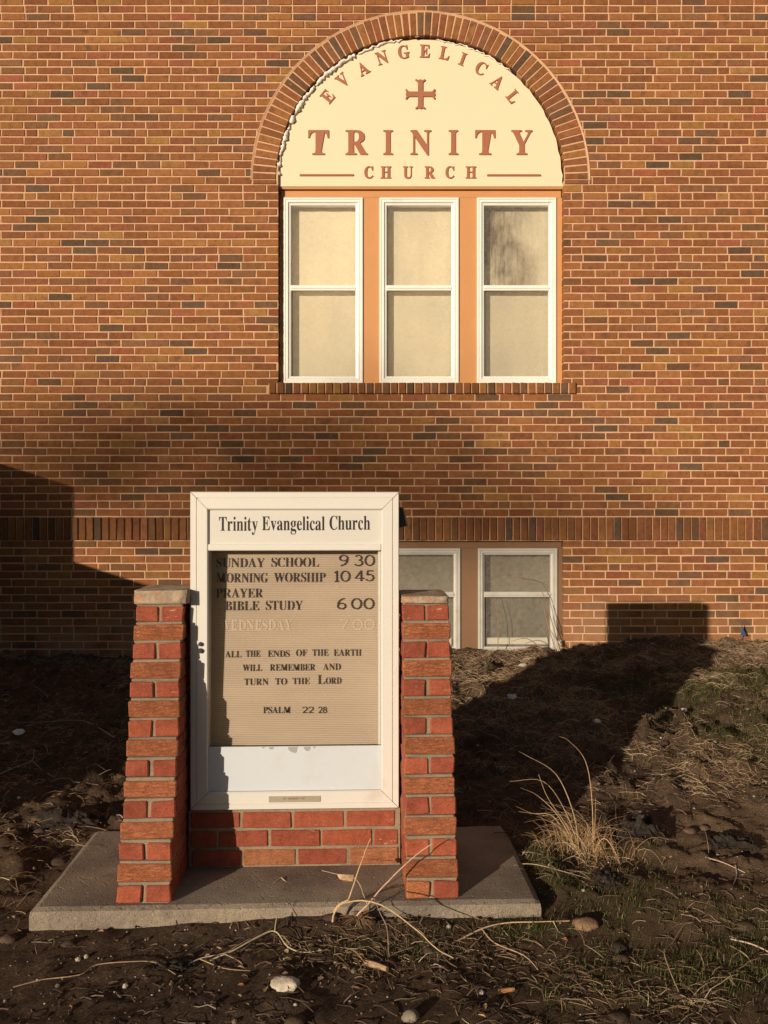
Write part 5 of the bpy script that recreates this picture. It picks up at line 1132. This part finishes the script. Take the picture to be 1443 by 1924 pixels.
twig('loop of thin pale twigs left of the mulch heap', ((340, 1822, 0), (375, 1808, .01), (420, 1798, .01), (445, 1785, .012), (470, 1772, .014)), .0022, .0012, (0.48, 0.36, 0.25), side=[((375, 1808, .01), (420, 1822, .004), (470, 1825, 0)), ((420, 1798, .01), (450, 1810, .005), (458, 1820, 0))])
twig('stiff dry stem leaning up from the soil onto the slab front', ((432, 1745, 0), (450, 1720, .015), (485, 1700, .03), (510, 1688, .05), (528, 1678, .06)), .0028, .0014, (0.52, 0.37, 0.23), side=[((528, 1678, .06), (545, 1688, .05), (560, 1696, .04))])
twig('bent brown twig standing out of the soil near the slab centre', ((726, 1822, 0), (730, 1800, .01), (727, 1772, .05), (715, 1750, .06), (702, 1728, .08)), .0024, .0012, (0.4, 0.26, 0.16))
twig('branched tan stalk lying right of the slab front corner', ((850, 1775, 0), (905, 1752, .01), (950, 1742, .012), (1005, 1740, .012), (1070, 1736, .008)), .0032, .0016, (0.54, 0.39, 0.24), side=[((905, 1752, .01), (930, 1775, .004), (985, 1802, .01), (1015, 1828, 0)), ((1040, 1738, .01), (1050, 1752, .0), (1060, 1755, 0)), ((905, 1765, .01), (880, 1785, 0), (858, 1802, 0))])
twig('thin twig pointing across the slab right front corner', ((950, 1636, .02), (1000, 1638, .03), (1060, 1648, .02), (1103, 1651, .0)), .0018, .0012, (0.46, 0.33, 0.21))
twig('forked pale twig in the grass at the lower right', ((1280, 1875, 0), (1258, 1835, .02), (1248, 1805, .03), (1262, 1785, .02), (1285, 1745, .01), (1300, 1735, 0)), .0022, .0012, (0.45, 0.34, 0.23))
twig('straight pale stick on the bare soil far right', ((1325, 1612, 0), (1360, 1624, .004), (1400, 1641, 0)), .0028, .002, (0.5, 0.38, 0.26))
twig('short grey stick by the bare soil right of the black scraps', ((1382, 1632, .01), (1384, 1650, .006), (1374, 1672, 0)), .003, .002, (0.34, 0.29, 0.24))
twig('pale stalk reaching in at the right edge of the picture', ((1372, 1766, 0), (1410, 1780, .01), (1443, 1796, .012), (1480, 1812, 0)), .0028, .002, (0.56, 0.43, 0.28), side=[((1372, 1778, 0), (1400, 1800, .01), (1415, 1815, 0))])
twig('thin stem lying on the shaded soil left of the pier', ((215, 1390, .01), (160, 1365, .03), (100, 1362, .02), (30, 1362, .01)), .003, .0015, (0.36, 0.3, 0.25))
twig('grey branching twig in the shade at the left edge', ((0, 1462, .02), (30, 1452, .03), (60, 1443, .04), (64, 1430, .07)), .003, .0015, (0.4, 0.34, 0.28), side=[((60, 1443, .04), (95, 1465, .02), (150, 1475, .01))])

def stone(label, px, py, r, sq, c, seed, name='rock', grp=None, amp=.35):
    p = at(px, py); m_ = MB(); m_.blob(p + Vector((0, 0, r * sq[2] * .45)), r, sq, seed, 3, amp, 1.8, c)
    o = m_.build(name, M['stone'], None, p, True); tag(o, label, 'rock', grp); return o
stone('pale white rock on the soil below the mulch heap', 538, 1852, .04, (1.2, .9, .42), (0.60, 0.52, 0.42, 1), 3)
stone('flat brown stone at the end of the branched tan stalk', 1100, 1742, .036, (1.2, .9, .6), (0.27, 0.165, 0.10, 1), 5)
stone('small tan rock at the foot of the dry grass clump', 1122, 1596, .024, (1, .8, .8), (0.42, 0.29, 0.19, 1), 9)
stone('rounded grey stone near the bottom edge of the soil', 772, 1915, .024, (1.1, .9, .8), (0.26, 0.22, 0.17, 1), 12)
stone('small white stone in the sunlit straw before the basement window', 983, 1253, .03, (1.2, .8, .7), (0.68, 0.6, 0.48, 1), 15)
stone('white pebble in the sunlit straw at the edge of the sign shadow', 1285, 1337, .02, (1, 1, .8), (0.68, 0.61, 0.5, 1), 18)
def chunk(label, px, py, L, ang, c, r):
    p = at(px, py); m_ = MB(); d = Vector((math.cos(ang), math.sin(ang), .12))
    m_.tube(curve_pts([p + Vector((0, 0, r)) - d * L / 2, p + Vector((0, 0, r * 1.2)), p + Vector((0, 0, r)) + d * L / 2], 4), r, r * .7, 7, c); o = m_.build('wood_chunk', M['stem'], None, p); tag(o, label, 'wood')
chunk('peeling pale chunk of wood in the mulch heap', 708, 1822, .09, -.7, (0.42, 0.28, 0.18, 1), .012)
chunk('orange brown bark chip on the dark soil', 952, 1866, .05, .1, (0.42, 0.2, 0.09, 1), .008)
GS = 'torn black sheeting on the soil'
def scrap(label, px, py, w, d, hgt, seed, mat='black_fabric'):
    p = at(px, py); m_ = MB(); n = 26; top_ = {}
    for j in range(n):
        for i in range(n):
            a, b_ = i / (n - 1) - .5, j / (n - 1) - .5
            e = 0.22 * (float(fbm(a * 5 + seed, b_ * 5, seed, 3)) - .5)
            x, y = p.x + (a + e) * w, p.y + (b_ - e) * d
            z = gz(x, y) + 0.004 + hgt * (float(fbm(a * 5 + seed * 2, b_ * 5, seed + 3, 5, .7)) ** 1.5 + 0.35 * abs(math.sin(9 * a + 7 * float(fbm(a * 3, b_ * 3, seed + 9, 3)))) * float(fbm(a * 11, b_ * 11, seed + 5, 2))) * (1 - 1.7 * max(abs(a), abs(b_)) ** 2)
            top_[i, j] = m_.vert((x, y, z))
    for j in range(n - 1):
        for i in range(n - 1):
            if (i in (0, n - 2) or j in (0, n - 2)) and R.random() < .35: continue
            m_.f.append([top_[i, j], top_[i + 1, j], top_[i + 1, j + 1], top_[i, j + 1]])
    o = m_.build('plastic_scrap', M[mat], None, p); tag(o, label, 'scrap', GS)
    md = o.modifiers.new('thickness', 'SOLIDIFY'); md.thickness = .002
    return o
scrap('crumpled black sheeting lump right behind the dry grass clump', 1180, 1568, .26, .22, .10, 2)
scrap('smaller black sheeting strip on the bare soil further right', 1370, 1588, .22, .12, .06, 4)
scrap('black sheeting tatter just below the dry grass clump', 1140, 1660, .10, .14, .05, 6)
scrap('dark sheeting piece behind the slab left corner in the shade', 130, 1545, .30, .16, .05, 8)
scrap('dark tatter half buried in the soil below the thin twig', 325, 1818, .12, .06, .02, 10)
GP = 'white litter scraps in the shade'
def paper(label, px, py, s, seed):
    p = at(px, py); m_ = MB(); m_.blob(p + Vector((0, 0, s * .3)), s, (1, .7, .6), seed, 2, .9, 2.5); o = m_.build('paper_scrap', M['paper'], None, p); tag(o, label, 'litter', GP)
paper('crumpled white scrap in the shade right of the pier', 962, 1312, .03, 3)
paper('small white scrap in the middle of the sign shadow', 1122, 1357, .018, 5)
paper('pale scrap on the shaded soil at the left edge', 35, 1378, .03, 7)
# straggling dry vine in front of the right basement window
vp = at(1048, 1222); vn = empty('dry_vine', vp); tag(vn, 'thin leafless vine in front of the right basement window', 'vine')
for chain in (((1052, 1222, 7.5), (1040, 1180, 7.5), (1022, 1120, 7.52), (1000, 1090, 7.54), (960, 1082, 7.55)), ((1045, 1225, 7.46), (1028, 1170, 7.48), (1018, 1125, 7.5)), ((935, 1222, 7.5), (936, 1170, 7.52), (928, 1120, 7.54)), ((1020, 1220, 7.45), (990, 1200, 7.45), (960, 1205, 7.45)), ((1056, 1218, 7.47), (1032, 1180, 7.46), (1028, 1160, 7.46))):
    stem('stem', chain, .004, .002, vn, vp, (0.3, 0.19, 0.12))
pp = at(1052, 1222); pi_ = MB(); pi_.tube([(pp.x + .005, -.05, .25), (pp.x, -.05, .42)], .02, .02, 14); pi_.tube([(pp.x, -.05, .42), (pp.x, -.05, .425)], .024, .024, 14)
pio = pi_.build('pipe_stub', M['pipe'], None, (pp.x, -.05, .3)); tag(pio, 'short white pipe stub at the foot of the wall beside the basement window', 'pipe')
fx = wallx(1393, 7.5); fl_ = MB(); fzz = gz(fx, -.08)
fl_.tube([(fx - .012, -.08, fzz - .02), (fx + .006, -.08, fzz + .135)], .003, .003, 6)
fo_ = fl_.build('marker_flag', M['dark_metal'], None, (fx, -.08, fzz)); tag(fo_, 'small blue marker flag by the wall at the right edge', 'flag')
fc = MB(); a_ = [fc.vert(v) for v in ((fx + .003, -.083, fzz + .13), (fx + .04, -.088, fzz + .035), (fx - .004, -.083, fzz + .04))]; fc.f.append(a_); f2 = [fc.vert((v[0], v[1] + .004, v[2])) for v in (fc.v[0], fc.v[1], fc.v[2])]; fc.f.append(f2[::-1])
fc.build('flag_cloth', M['blue_flag'], fo_, (fx, -.08, fzz))
